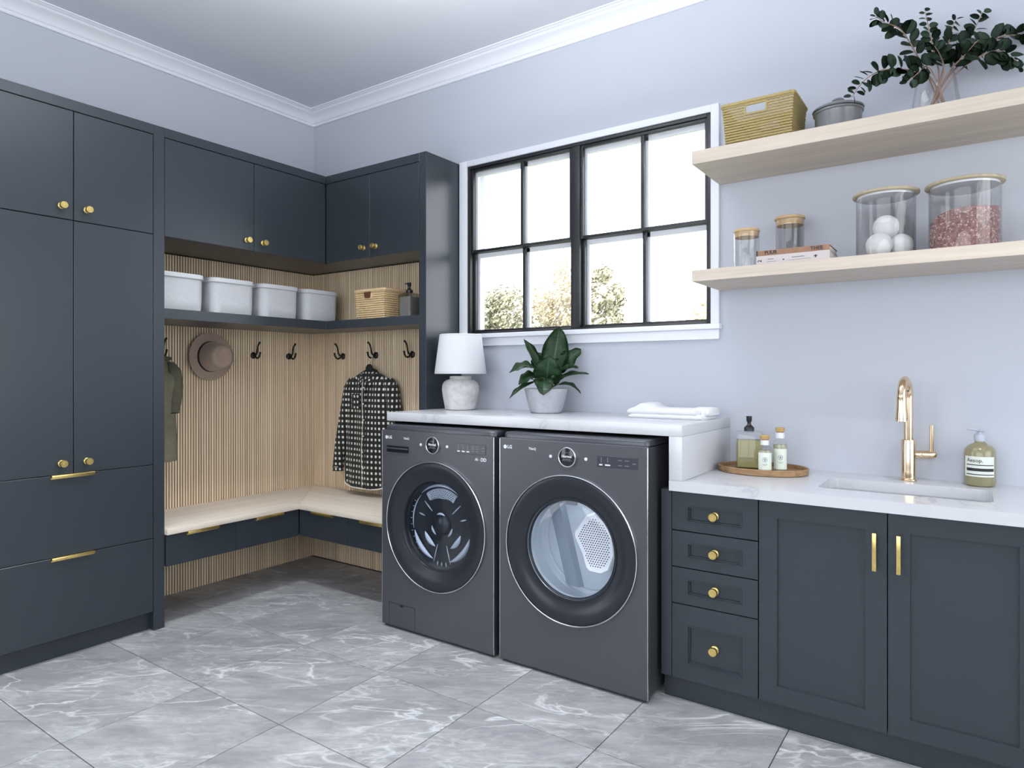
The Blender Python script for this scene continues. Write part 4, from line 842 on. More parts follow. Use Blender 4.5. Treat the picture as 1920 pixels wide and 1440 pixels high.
# potted plant: leaves in the frame (a right, b up, c towards the room)
M['concrete'] = plain('pale_concrete', (0.42, 0.43, 0.465), 0.85, noise=0.10, nscale=30, bumpk=0.15, bscale=80); M['soil'] = plain('potting_soil', (0.03, 0.02, 0.014), 1)
def leaf_mat(name, c1, c2, rough=0.35):
    m, nt, bs = nodes(name); u = N(nt, 'ShaderNodeUVMap'); sp = N(nt, 'ShaderNodeSeparateXYZ'); nt.links.new(u.outputs[0], sp.inputs[0])
    s = N(nt, 'ShaderNodeMath', operation='SUBTRACT', i1=0.5); nt.links.new(sp.outputs[0], s.inputs[0]); a = N(nt, 'ShaderNodeMath', operation='ABSOLUTE'); nt.links.new(s.outputs[0], a.inputs[0])
    sl_ = N(nt, 'ShaderNodeMath', operation='MULTIPLY_ADD', i1=-0.7); nt.links.new(a.outputs[0], sl_.inputs[0]); nt.links.new(sp.outputs[1], sl_.inputs[2])
    w = N(nt, 'ShaderNodeMath', operation='MULTIPLY', i1=13.0); nt.links.new(sl_.outputs[0], w.inputs[0]); fr_ = N(nt, 'ShaderNodeMath', operation='PINGPONG', i1=0.5); nt.links.new(w.outputs[0], fr_.inputs[0])
    nz = N(nt, 'ShaderNodeTexNoise', Scale=30, Detail=3); ad = N(nt, 'ShaderNodeMath', operation='MULTIPLY_ADD', i1=0.5); nt.links.new(fr_.outputs[0], ad.inputs[0]); nt.links.new(nz.outputs['Fac'], ad.inputs[2])
    col = ramp(nt, ad.outputs[0], [(0.42, c1), (0.85, c2)]); mid = ramp(nt, a.outputs[0], [(0.015, (1, 1, 1)), (0.035, (0, 0, 0))])
    mx = N(nt, 'ShaderNodeMix', data_type='RGBA'); nt.links.new(mid, mx.inputs[0]); nt.links.new(col, mx.inputs[6]); mx.inputs[7].default_value = (*[min(1, c*1.5) for c in c2], 1)
    nt.links.new(mx.outputs[2], bs.inputs['Base Color']); bs.inputs['Roughness'].default_value = rough; bump(nt, bs, fr_.outputs[0], 0.25, 0.002); return m
M['leaf'] = leaf_mat('glossy_leaf', (0.012, 0.045, 0.016), (0.045, 0.115, 0.045)); M['stem_g'] = plain('green_stem', (0.06, 0.10, 0.03), 0.6)
CR = Vector((0.8204, 0.5718, 0)); CF = Vector((0.5718, -0.8204, 0)); UPV = Vector((0, 0, 1))
def leaf(parent, base, tip, width, face, sag=0.25, curl=0.2, wave=0.06, m=None, name='leaf', n=14, wn=6, tw=0):
    """blade from base to tip (local metres); face = direction the upper side looks to"""
    base, tip, face = Vector(base), Vector(tip), Vector(face); ax = tip-base; L_ = ax.length; ax.normalize()
    face = (face-ax*face.dot(ax)).normalized(); side = ax.cross(face)
    bm = B(); uvl = bm.loops.layers.uv.new('UVMap'); rows = []; uvs = []
    for i in range(n+1):
        f = i/n; wd = width*0.5*(math.sin(PI*f**0.9)**0.62)*(1-0.12*f) + 0.001
        c = base + ax*L_*f + face*(sag*L_*(math.sin(PI*f)*0.5))
        row = []; uu = []
        for k in range(wn+1):
            s = -1+2*k/wn
            row.append(bm.verts.new(c + side*wd*s*math.cos(curl*s) + face*(curl*wd*(s*s-0.3) + wave*width*math.sin(f*17+s*2)*abs(s)**2 + tw*wd*s*f))); uu.append((0.5+0.5*s, f))
        rows.append(row); uvs.append(uu)
    for i in range(n):
        for k in range(wn):
            fc_ = bm.faces.new((rows[i][k], rows[i][k+1], rows[i+1][k+1], rows[i+1][k]))
            for lp, q in zip(fc_.loops, (uvs[i][k], uvs[i][k+1], uvs[i+1][k+1], uvs[i+1][k])): lp[uvl].uv = q
    bmesh.ops.solidify(bm, geom=bm.faces[:], thickness=0.0008)
    return obj(name, bm, m or M['leaf'], parent, local=True, angle=80)
PL = Vector((2.003, -0.172, CZ))
pt = thing('plant_pot', 'pale concrete bowl-shaped pot on the raised countertop', 'pot', PL)
obj('bowl', LA([(0, 0), (0.074, 0), (0.079, 0.003), (0.092, 0.045), (0.108, 0.116), (0.109, 0.119), (0.106, 0.120), (0.102, 0.112), (0.094, 0.09), (0, 0.09)], seg=44), M['concrete'], pt, local=True)
t = thing('leafy_plant', 'dark green broad-leaved houseplant growing in the concrete pot', 'plant', PL)
obj('soil', LA([(0, 0.106), (0.05, 0.106), (0.0975, 0.1005), (0.0955, 0.0955), (0, 0.0955)], seg=28), M['soil'], t, local=True)
def lv(a, b, c): return CR*a + UPV*b + CF*c
px = 0.00267
def LF(b, tip, w, face, **k):
    bs_ = lv((b[0]-1024)*px, (774-b[1])*px, b[2]); tp = lv((tip[0]-1024)*px, (774-tip[1])*px, tip[2]); leaf(t, bs_, tp, w*px*1.12, lv(*face), **k)
    st_ = B(); tube(st_, [lv((b[0]-1024)*px*0.15, 0.100, b[2]*0.3), bs_*0.5+lv(0, 0.055, 0), bs_], [0.003, 0.0026, 0.0022], 6); obj('leaf_stem', st_, M['stem_g'], t, local=True)
LF((1034, 702, -0.01), (1050, 614, -0.02), 50, (-0.1, 0.1, 1), sag=-0.10, curl=0.35)
LF((1014, 700, -0.02), (982, 636, -0.03), 24, (0.5, 0.3, 0.8), sag=0.1, curl=0.7)
LF((1012, 694, 0.02), (955, 700, 0.06), 36, (-0.1, 1, 0.35), sag=0.35, curl=0.3)
LF((1014, 704, 0.03), (972, 722, 0.08), 30, (-0.35, 0.75, 0.6), sag=0.30, curl=0.3)
LF((1024, 716, 0.03), (1028, 668, 0.085), 52, (0, 0.35, 1), sag=0.35, curl=0.3)
LF((1020, 708, 0.05), (1017, 740, 0.118), 34, (0, 0.5, 1), sag=0.30, curl=0.3)
LF((1004, 716, 0.02), (955, 747, 0.07), 16, (-0.3, 1, 0.3), sag=0.15, curl=0.6)
LF((1042, 700, -0.02), (1090, 655, -0.02), 34, (-0.3, 0.4, 0.9), sag=0.15, curl=0.35, wave=0.10)
LF((1040, 704, 0.01), (1084, 690, 0.03), 26, (0, 1, 0.35), sag=0.3, curl=0.3)
LF((1036, 720, 0.03), (1102, 702, 0.05), 20, (-0.1, 1, 0.25), sag=0.25, curl=0.5)
LF((1044, 722, 0.02), (1088, 739, 0.03), 14, (0.2, 1, 0.3), sag=0.40, curl=0.6)
LF((1012, 722, 0.03), (1000, 712, 0.09), 26, (-0.3, 0.7, 0.6), sag=0.3, curl=0.3)
LF((1040, 722, 0.03), (1052, 706, 0.10), 30, (0.3, 0.7, 0.7), sag=0.3, curl=0.3)
LF((1020, 700, -0.03), (1008, 660, -0.09), 34, (-0.2, 0.6, 0.8), sag=0.1, curl=0.3)
# folded towel
M['towel'] = plain('white_terry', (0.74, 0.75, 0.78), 0.95, bumpk=0.5, bscale=350, sheen=0.3)
t = thing('folded_towel', 'folded white towel lying on the raised countertop near its end', 'towel', (2.67, -0.19, CZ))
def slabfold(z0, z1, x0, x1, y0, y1, hump=None, droop=0.0):
    bm = B(); nx = 20; prof = [(y0, z0), (y0-0.006, (z0+z1)/2), (y0, z1), ((y0+y1)/2, z1+0.003), (y1, z1), (y1+0.006, (z0+z1)/2), (y1, z0)]
    rings = []
    for i in range(nx+1):
        x = x0+(x1-x0)*i/nx; e = min(1.0, min(i, nx-i)/1.5*0.5+0.62)
        rings.append([(x, (y0+y1)/2+(y-(y0+y1)/2)*(0.985+0.015*math.sin(i*1.3)), z0+(z-z0)*e + ((hump(i/nx) if hump else 0) if z > (z0+z1)/2 else 0)) for y, z in prof])
    loft(bm, rings, cap0=True, cap1=True); bmesh.ops.recalc_face_normals(bm, faces=bm.faces); return bm
obj('towel_layer', slabfold(CZ, CZ+0.020, 2.505, 2.835, -0.285, -0.105), M['towel'], t, angle=70)
obj('towel_layer', slabfold(CZ+0.0195, CZ+0.043, 2.500, 2.810, -0.288, -0.100, hump=lambda f: 0.022*math.exp(-((f-0.22)/0.09)**2)), M['towel'], t, angle=70)
obj('towel_layer', slabfold(CZ+0.016, CZ+0.048, 2.775, 2.850, -0.235, -0.100), M['towel'], t, angle=70)

# ================================================================ low counter
LZ = 0.8465
M['tray'] = wood('tray_wood', (0.15, 0.08, 0.038), (0.40, 0.25, 0.13), 'x', 0.5)
t = thing('oval_tray', 'oval brown wooden tray holding three bottles on the low countertop', 'tray', (3.050, -0.172, LZ))
obj('tray_board', LA([(0, 0), (0.165, 0), (0.172, 0.003), (0.173, 0.010), (0.165, 0.0105), (0, 0.0105)], seg=56, sy=0.78), M['tray'], t, local=True)
obj('tray_rim', LA([(0.170, 0.0), (0.175, 0.003), (0.178, 0.024), (0.176, 0.026), (0.172, 0.026), (0.169, 0.024), (0.167, 0.0105)], seg=56, sy=0.78), M['tray'], t, local=True)
TZ = LZ+0.011
M['soapgold'] = plain('yellow_soap', (0.40, 0.37, 0.20), 0.3); 
def liquid(name, col, rough=0.05):
    m = bpy.data.materials.new(name); m.use_nodes = True; nt = m.node_tree; bs = nt.nodes['Principled BSDF']
    bs.inputs['Base Color'].default_value = (*col, 1); bs.inputs['Roughness'].default_value = rough
    tr = N(nt, 'ShaderNodeBsdfTransparent', Color=(*col, 1)); mx = N(nt, 'ShaderNodeMixShader', i0=0.45); out = nt.nodes['Material Output']
    nt.links.new(bs.outputs[0], mx.inputs[1]); nt.links.new(tr.outputs[0], mx.inputs[2]); nt.links.new(mx.outputs[0], out.inputs[0]); return m
M['oil'] = liquid('olive_liquid', (0.50, 0.47, 0.24)); M['oil2'] = liquid('pale_liquid', (0.62, 0.62, 0.45)); M['label'] = plain('mint_paper', (0.70, 0.76, 0.68), 0.8); M['cork'] = plain('cork', (0.45, 0.29, 0.12), 0.85, noise=0.25, nscale=160)
t = thing('soap_dispenser', 'square clear soap dispenser with black pump on the oval tray', 'dispenser', (2.990, -0.148, TZ), rotz=math.radians(18))
bm = B(); loft(bm, [[(x, y, z) for x, y in rrect(0.106-i, 0.094-i, 0.012, 4)] for i, z in ((0.008, 0.0), (0.0, 0.004), (0.0, 0.146), (0.004, 0.151), (0.03, 0.153), (0.064, 0.1535))], cap0=True); obj('glass_body', bm, M['glass'], t, local=True)
bm = B(); loft(bm, [[(x, y, z) for x, y in rrect(0.098, 0.086, 0.010, 4)] for z in (0.006, 0.116)], cap0=True, cap1=True); obj('soap', bm, M['oil'], t, local=True)
bm = B(); 
for i in range(6): box(bm, -0.012, -0.012+(0.022 if i % 2 else 0.014), -0.0476, -0.0470, 0.03+i*0.013, 0.0312+i*0.013)
obj('scale_marks', bm, M['grey_print'], t, local=True)
OFF[t.name] = Vector((0, 0, 0)); pump(t, 0, 0, 0.1535, M['pump_black'], 1.02, (0, -1), 0.028)
def cork_bottle(label, loc, r, hb, hs, hn, rn, lab0, lab1):
    t = thing('cork_bottle', label, 'bottle', loc)
    obj('glass_body', LA([(0, 0), (r-0.003, 0), (r, 0.003), (r, hb), (r*0.85, hb+hs*0.5), (rn, hb+hs), (rn, hn)], seg=32), M['glass'], t, local=True)
    obj('liquid', LA([(0, 0.004), (r-0.003, 0.004), (r-0.003, hb*0.97), (0, hb*0.97)], seg=28), M['oil2'], t, local=True)
    bm = B(); a0, a1 = -2.35, -0.25
    loft(bm, [[((r+d)*math.cos(a0+(a1-a0)*i/20), (r+d)*math.sin(a0+(a1-a0)*i/20), z) for i in range(21)] for z in (lab0, lab1) for d in (0.0006,)], close=False); lb_ = obj('paper_label', bm, M['label'], t, local=True)
    am = (a0+a1)/2; zc = (lab0+lab1)/2+0.006
    def arc(w0, w1, q0, q1, bm): loft(bm, [[((r+0.0011)*math.cos(am+(w0+(w1-w0)*i/4)/r), (r+0.0011)*math.sin(am+(w0+(w1-w0)*i/4)/r), z) for i in range(5)] for z in (q0, q1)], close=False)
    em = B()
    for k in range(9):
        q_ = 2*PI*k/9; ex, ez = 0.0078*math.cos(q_), 0.0088*math.sin(q_); arc(ex-0.0016, ex+0.0016, zc+ez-0.0018, zc+ez+0.0018, em)
    arc(-0.0022, 0.0022, zc-0.005, zc+0.0045, em); arc(-0.0038, 0.0038, zc+0.001, zc+0.0028, em); arc(-0.010, 0.010, zc-0.0185, zc-0.017, em); arc(-0.007, 0.007, zc-0.0225, zc-0.0213, em)
    obj('label_emblem', em, M['grey_print'], lb_, local=True)
    bm = B(); loft(bm, [[((rn+0.0008)*math.cos(2*PI*i/24), (rn+0.0008)*math.sin(2*PI*i/24), z) for i in range(24)] for z in (hb+hs+0.003, hn-0.004)]); obj('neck_label', bm, M['white_print'], t, local=True)
    obj('cork', LA([(0, hn-0.004), (rn-0.002, hn-0.004), (rn-0.002, hn), (rn+0.002, hn+0.001), (rn+0.002, hn+0.014), (rn, hn+0.016), (0, hn+0.016)], seg=20), M['cork'], t, local=True)
cork_bottle('short cork-stoppered bottle with mint label on the oval tray, the front one', (3.078, -0.246, TZ), 0.0275, 0.090, 0.016, 0.132, 0.0155, 0.012, 0.080)
cork_bottle('taller cork-stoppered bottle with mint label on the oval tray, at its right', (3.121, -0.180, TZ), 0.0275, 0.110, 0.020, 0.160, 0.0160, 0.010, 0.092)
# gold faucet
FB = Vector((3.560, -0.072, LZ))
t = thing('gold_faucet', 'polished gold pull-down kitchen faucet with side lever behind the sink', 'faucet', FB)
obj('base_plate', LA([(0, 0), (0.030, 0), (0.031, 0.002), (0.030, 0.005), (0.026, 0.007), (0, 0.007)], seg=36), M['gold'], t, local=True)
obj('body_column', LA([(0.0245, 0.006), (0.0245, 0.150), (0.0235, 0.154), (0.0165, 0.155)], seg=36), M['gold'], t, local=True)
sw = Vector((-0.10, -0.995, 0)).normalized(); bm = B(); pts = [Vector((0, 0, 0.15+0.02*i)) for i in range(9)]; R0 = 0.062; top = Vector((0, 0, 0.318))
pts += [top + sw*(R0-R0*math.cos(PI*i/14)) + UPV*R0*math.sin(PI*i/14) for i in range(0, 15)]
tube(bm, pts, 0.0155, 20); obj('spout_arch', bm, M['gold'], t, local=True)
e = top+sw*2*R0; bm = B(); lathe(bm, [(0.0155, 0.002), (0.0165, 0.0), (0.0168, -0.03), (0.0195, -0.070), (0.0205, -0.084), (0.0205, -0.088), (0.017, -0.089), (0.0, -0.089)], 28, e); obj('spray_head', bm, M['gold'], t, local=True)
bm = B(); tube(bm, [e+Vector((0.0203*math.cos(2*PI*i/28), 0.0203*math.sin(2*PI*i/28), -0.078)) for i in range(28)], 0.0006, 5, closed=True); obj('head_seam', bm, M['black'], t, local=True)
ld = CR*0.985 + CF*0.17; ld.normalize(); q = ld.to_track_quat('Z', 'Y').to_matrix()
ar = obj('valve_arm', lathe(B(), [(0.0155, 0.020), (0.0155, 0.066), (0.0145, 0.0665), (0.0145, 0.0685), (0.0155, 0.069), (0.0155, 0.090), (0.0145, 0.092), (0, 0.092)], 28, (0, 0, 0.098), q), M['gold'], t, local=True)
bm = B(); hp = ld*0.081 + UPV*0.105; tube(bm, [hp, hp+UPV*0.105], 0.0068, 16); obj('lever', bm, M['gold'], ar, local=True)
obj('valve_button', LA([(0, 0.0025), (0.006, 0.002), (0.007, 0)], seg=18, c=tuple(ld*0.044+Vector((0.0, -0.0145, 0.098))), M=RotF.to_3x3()), M['gold'], ar, local=True)
# amber soap bottle
M['amber'] = plain('olive_soap_bottle', (0.235, 0.215, 0.120), 0.25, coat=0.4); M['pumpgrey'] = plain('grey_pump', (0.42, 0.45, 0.52), 0.4); M['cream_label'] = plain('cream_label', (0.68, 0.72, 0.66), 0.7)
SB = Vector((3.782, -0.062, LZ)); r = 0.0485
t = thing('hand_soap_bottle', 'olive-brown hand soap bottle with striped cream label right of the faucet', 'bottle', SB, rotz=math.radians(0))
obj('bottle_body', LA([(0, 0), (0.040, 0), (0.0455, 0.004), (r, 0.014), (r, 0.118), (0.046, 0.130), (0.036, 0.144), (0.022, 0.152), (0.016, 0.156), (0.015, 0.162), (0, 0.162)], seg=40), M['amber'], t, local=True)
a0, a1 = math.radians(-152), math.radians(-32)
def wrap(z0, z1, w0, w1, d, m, name, parent):
    bm = B(); loft(bm, [[((r+d)*math.cos(w0+(w1-w0)*i/24), (r+d)*math.sin(w0+(w1-w0)*i/24), z) for i in range(25)] for z in (z0, z1)], close=False); return obj(name, bm, m, parent, local=True)
lb_ = wrap(0.036, 0.108, a0, a1, 0.0006, M['cream_label'], 'paper_label', t)
for z0, z1 in ((0.0425, 0.0455), (0.056, 0.0665), (0.0765, 0.0795)): wrap(z0, z1, a0+0.18, a1-0.06, 0.0011, M['black_print'], 'label_stripe', lb_)
tm_ = text_mesh('Aesop.', 0.0185, 0.0, M['black_print'], 0.0001, 'LEFT')
for v in tm_.vertices:
    a = a0+0.22 + v.co.x/r; y_ = v.co.y; v.co = ((r+0.0012)*math.cos(a), (r+0.0012)*math.sin(a), 0.0935+y_)
o = bpy.data.objects.new('lettering', tm_); COL.objects.link(o); o.parent = lb_
OFF[t.name] = Vector((0, 0, 0))
pp = obj('pump', LA([(0, 0.160), (0.0175, 0.160), (0.0180, 0.162), (0.0175, 0.182), (0.0150, 0.186), (0.0085, 0.189), (0.0075, 0.194), (0.0135, 0.197), (0.0140, 0.202), (0.010, 0.205), (0, 0.2055)], seg=28), M['pumpgrey'], t, local=True, angle=50)
bm = B(); tube(bm, [(0, 0, 0.201), (-0.02*CR.x, -0.02*CR.y, 0.202), tuple(-CR*0.044+UPV*0.2035)], [0.006, 0.0042, 0.0032], 10); obj('spout', bm, M['pumpgrey'], pp, local=True)

# ================================================================ upper shelf
UZ = 2.1575
woven_basket('seagrass_basket', 'olive-yellow seagrass basket with an open grip hole on the upper shelf', 2.925, 3.205, -0.318, -0.085, UZ, 2.325, 16, M['seagrass'], 3.022, 3.098, 2.280, 2.312, taper=0.012)
M['stone'] = plain('grey_stoneware', (0.17, 0.175, 0.185), 0.30, coat=0.3)
t = thing('lidded_crock', 'grey glazed lidded stoneware pot on the upper shelf beside the seagrass basket', 'pot', (3.334, -0.18, UZ))
obj('crock_body', LA([(0, 0), (0.070, 0), (0.078, 0.006), (0.082, 0.03), (0.082, 0.085), (0.084, 0.092), (0.0885, 0.095), (0.0885, 0.101), (0.084, 0.104), (0, 0.104)], seg=44), M['stone'], t, local=True)
li = obj('lid', LA([(0.080, 0.104), (0.090, 0.105), (0.0915, 0.108), (0.090, 0.112), (0.075, 0.120), (0.040, 0.128), (0.015, 0.131), (0, 0.131)], seg=44), M['stone'], t, local=True)
obj('lid_knob', LA([(0.008, 0.128), (0.009, 0.136), (0.020, 0.141), (0.0225, 0.146), (0.019, 0.151), (0, 0.154)], seg=28), M['stone'], li, local=True)
VB = Vector((3.652, -0.170, UZ))
t = thing('glass_vase', 'clear flared glass vase holding leafy branches on the upper shelf', 'vase', VB)
obj('vase_wall', LA([(0, 0.004), (0.074, 0.004), (0.079, 0.008), (0.076, 0.05), (0.066, 0.12), (0.057, 0.175), (0.054, 0.204), (0.0515, 0.204), (0.0545, 0.174), (0.0635, 0.12), (0.0735, 0.05), (0.0740, 0.012), (0, 0.010)], seg=40), M['glass'], t, local=True)
obj('vase_foot', LA([(0, 0), (0.075, 0), (0.079, 0.003), (0.079, 0.008), (0.0, 0.0065)], seg=40), M['glass'], t, local=True)
M['euca'] = leaf_mat('dark_round_leaf', (0.012, 0.034, 0.018), (0.032, 0.072, 0.036), 0.55); M['twig'] = plain('pink_brown_twig', (0.30, 0.19, 0.14), 0.8)
def euca_leaf_mesh(w, l):
    bm = B(); uvl = bm.loops.layers.uv.new('UVMap'); n = 8; rows = []; uvs = []
    for i in range(n+1):
        f = i/n; wd = w*0.5*math.sqrt(max(0, 1-(2*f-1)**2))*(1.0 if f < 0.5 else 1-0.15*(f-0.5)) + 0.0003
        row = []; uu = []
        for k in range(5):
            s = -1+k/2; row.append(bm.verts.new((wd*s, l*f, 0.15*wd*s*s - 0.12*l*f*f))); uu.append((0.5+0.5*s, f))
        rows.append(row); uvs.append(uu)
    for i in range(n):
        for k in range(4):
            f = bm.faces.new((rows[i][k], rows[i][k+1], rows[i+1][k+1], rows[i+1][k]))
            for lp, q in zip(f.loops, (uvs[i][k], uvs[i][k+1], uvs[i+1][k+1], uvs[i+1][k])): lp[uvl].uv = q
    bmesh.ops.solidify(bm, geom=bm.faces[:], thickness=0.0005)
    return mesh('leaf', bm, M['euca'], angle=80)
ELM = [euca_leaf_mesh(0.030, 0.036), euca_leaf_mesh(0.025, 0.034), euca_leaf_mesh(0.034, 0.035)]
pv = 0.00192
def branch(label, foot, pts, nl, s0=0.30, side=1.0, size=1.0, seed=0):
    """pts: (right, up, towards room) metres from the vase foot, in the frame of the shelf's viewer"""
    rnd = random.Random(seed)
    t = thing('leafy_branch', label, 'branch', VB, 'eucalyptus branches in the vase')
    P = [lv(*foot)] + [lv(*p) for p in pts]
    # Catmull-Rom
    C_ = []
    for i in range(len(P)-1):
        p0, p1, p2, p3 = P[max(i-1, 0)], P[i], P[i+1], P[min(i+2, len(P)-1)]
        for s in range(10):
            f = s/10; C_.append(0.5*((2*p1)+(p2-p0)*f+(2*p0-5*p1+4*p2-p3)*f*f+(3*p1-p0-3*p2+p3)*f**3))
    C_.append(P[-1]); n = len(C_)
    bm = B(); tube(bm, C_, [0.0028*(1-0.75*i/(n-1))+0.0004 for i in range(n)], 6); obj('twig', bm, M['twig'], t, local=True)
    for k in range(nl):
        f = s0+(1-s0)*(k+0.5)/nl; i = min(n-2, int(f*(n-1))); p = C_[i].lerp(C_[i+1], f*(n-1)-i); d = (C_[i+1]-C_[i]).normalized()
        sg = 1 if k % 2 else -1
        nrm = d.cross(CF).normalized()*sg
        out = (d*rnd.uniform(0.25, 0.75) + nrm*rnd.uniform(0.6, 1.0) + CF*rnd.uniform(-0.5, 0.6) + UPV*rnd.uniform(-0.1, 0.3)).normalized()
        up = (CF*rnd.uniform(0.4, 1.0) + UPV*rnd.uniform(0.2, 0.9) + CR*rnd.uniform(-0.6, 0.6)); up = (up-out*up.dot(out)).normalized(); x = out.cross(up)
        Mx = Matrix((x, out, up)).transposed(); sc = 1.32*size*(1.12-0.58*((f-s0)/(1-s0))**1.8)*rnd.uniform(0.85, 1.15)
        p = p + out*0.004
        if (VB+p).y + sc*0.04 > -0.01: p = p + Vector((0, -0.01-(VB+p).y-sc*0.04, 0))*0.6
        o = inst('leaf', rnd.choice(ELM), t, tuple(p), Mx.to_euler(), (sc, sc, sc), local=True)
def Q(u, v, c): return ((u-1758)*pv, (201-v)*pv, c)
NK = Q(1757, 128, 0)
branch('leafy branch arching low to the left over the grey pot', (0.03, 0.012, 0.02), [Q(1745, 128, 0.02), Q(1705, 118, 0.05), Q(1645, 118, 0.06), Q(1605, 140, 0.07), Q(1580, 172, 0.08)], 26, 0.36, size=0.95, seed=1)
branch('leafy branch arching left and upward with a curled tip', (0.045, 0.012, -0.02), [Q(1748, 126, 0.0), Q(1722, 75, 0.0), Q(1690, 32, 0.01), Q(1655, 20, 0.02), Q(1640, 8, 0.02)], 26, 0.36, size=0.95, seed=2)
branch('thin leafy branch standing upright in the middle of the vase', (-0.03, 0.012, 0.0), [Q(1760, 124, 0.01), Q(1757, 80, 0.0), Q(1748, 40, 0.0), Q(1738, -6, 0.0)], 22, 0.40, size=0.72, seed=3)
branch('leafy branch rising steeply to the right of the upright one', (-0.04, 0.012, 0.01), [Q(1768, 124, -0.01), Q(1785, 70, -0.02), Q(1792, 35, -0.02), Q(1806, 0, -0.03)], 18, 0.40, size=0.85, seed=4)
branch('leafy branch slanting up to the right behind the others', (-0.035, 0.012, -0.03), [Q(1775, 124, 0.0), Q(1805, 75, 0.0), Q(1832, 30, -0.01), Q(1850, -8, -0.01)], 18, 0.38, size=0.9, seed=5)
branch('longest leafy branch reaching far right across the wall', (-0.05, 0.012, 0.02), [Q(1772, 126, 0.02), Q(1815, 80, 0.03), Q(1868, 50, 0.03), Q(1915, 46, 0.03), Q(1950, 36, 0.03)], 28, 0.34, size=0.95, seed=6)
branch('leafy branch drooping low to the right of the vase', (-0.045, 0.012, 0.035), [Q(1778, 128, 0.03), Q(1815, 95, 0.05), Q(1850, 85, 0.06), Q(1876, 100, 0.07), Q(1886, 116, 0.08)], 20, 0.36, size=1.0, seed=7)
branch('short leafy branch drooping left over the vase rim', (0.02, 0.012, 0.04), [Q(1748, 127, 0.03), Q(1722, 112, 0.06), Q(1700, 128, 0.08), Q(1678, 148, 0.09)], 16, 0.42, size=0.85, seed=8)
branch('short leafy branch in the thick centre of the bouquet', (-0.01, 0.012, -0.04), [Q(1758, 126, 0.04), Q(1752, 95, 0.05), Q(1738, 70, 0.05)], 14, 0.45, size=1.0, seed=9)
branch('short leafy branch leaning right in the centre of the bouquet', (0.0, 0.012, -0.03), [Q(1766, 126, 0.03), Q(1790, 92, 0.06), Q(1812, 66, 0.07)], 16, 0.42, size=1.05, seed=10)

# ================================================================ lower shelf
SZ = 1.6725
def jar(label, x, y, r, h, lid_h, lid_over, plug, name='glass_jar'):
    t = thing(name, label, 'jar', (x, y, SZ))
    obj('glass_wall', LA([(0, 0.0), (r-0.004, 0.0), (r, 0.004), (r, h), (r-0.0022, h), (r-0.0022, 0.006), (0, 0.005)], seg=44), M['glass'], t, local=True, angle=50)
    ro = r+lid_over
    li = obj('lid', LA([(0, h+0.0002), (ro-0.002, h+0.0002), (ro, h+0.002), (ro, h+lid_h-0.002), (ro-0.002, h+lid_h), (0, h+lid_h)], seg=44), M['lidwood'], t, local=True, angle=50)
    if plug: obj('lid_plug', LA([(0, h-plug), (r-0.0035, h-plug), (r-0.003, h-plug+0.002), (r-0.003, h)], seg=44), M['lidwood'], li, local=True)
    return t, li
jar('small glass jar with bamboo lid at the left end of the lower shelf', 2.995, -0.205, 0.0505, 0.158, 0.012, 0.0015, 0.020)
jar('taller slim glass jar with bamboo lid behind the two books', 3.141, -0.10, 0.055, 0.211, 0.012, 0.004, 0.024)
M['lidpale'] = wood('pale_lid_wood', (0.36, 0.30, 0.20), (0.52, 0.45, 0.33), 'x', 0.55)
for lab, x, r, h, kx in (('large glass jar of white wool balls with wooden lid on the lower shelf', 3.495, 0.098, 0.236, 0), ('large glass jar of pink bath salts with wooden lid on the lower shelf', 3.737, 0.107, 0.235, 1)):
    t, li = jar(lab, x, -0.185, r, h, 0.011, 0.012, 0.0)
    li.data.materials[0] = M['lidpale']
    obj('lid_seal', LA([(0, h-0.007), (r-0.004, h-0.007), (r-0.0035, h)], seg=40), M['white_print'], li, local=True)
    bm = B(); tube(bm, [(0.028*math.cos(PI*i/10), 0, h+0.011+0.016*math.sin(PI*i/10)) for i in range(11)], 0.0022, 7); k_ = obj('lid_handle', bm, M['chrome'], li, local=True); k_.rotation_euler = (0, 0, math.radians(35))
M['wool'] = plain('white_wool', (0.66, 0.66, 0.67), 0.95, bumpk=0.4, bscale=120, sheen=0.4)
for (a, b, c, r), lab in zip(((-0.040, 0.050, 0.030, 0.0445), (0.044, 0.050, 0.018, 0.0435), (-0.004, 0.1195, 0.010, 0.0440), (0.002, 0.0495, -0.048, 0.043)), ('white wool ball at the lower left inside the glass jar', 'white wool ball at the lower right inside the glass jar', 'white wool ball resting on top of the others in the glass jar', 'white wool ball at the back of the glass jar')):
    bm = B(); bmesh.ops.create_uvsphere(bm, u_segments=28, v_segments=18, radius=r)
    o = obj('wool_ball', bm, M['wool']); o.location = Vector((3.495, -0.185, SZ)) + lv(a, b, c); tag(o, lab, 'ball', 'wool balls in the jar')
M['salts'] = plain('pink_salts', (0.235, 0.125, 0.115), 0.8, noise=0.45, nscale=90, bumpk=0.8, bscale=110); M['salt_light'] = plain('pale_salt_grain', (0.52, 0.36, 0.34), 0.5)
t = thing('bath_salts', 'dusky pink bath salts filling the lower half of the large jar', 'bath salts', (3.737, -0.185, SZ)); t['kind'] = 'stuff'
bm = B(); R1 = 0.1035; rows = []
nseg = 48
def surf(a, f): return 0.128 + 0.020*f*math.sin(a*1+2.3) + 0.004*math.sin(3*a+1)*f
loft(bm, [[(R1*math.cos(2*PI*i/nseg), R1*math.sin(2*PI*i/nseg), 0.0065) for i in range(nseg)]] + [[(R1*math.cos(2*PI*i/nseg), R1*math.sin(2*PI*i/nseg), surf(2*PI*i/nseg, 1)) for i in range(nseg)]] + [[(R1*f*math.cos(2*PI*i/nseg), R1*f*math.sin(2*PI*i/nseg), surf(2*PI*i/nseg, f)+0.006*(1-f)) for i in range(nseg)] for f in (0.9, 0.6, 0.3, 0.05)], cap0=True, cap1=True)
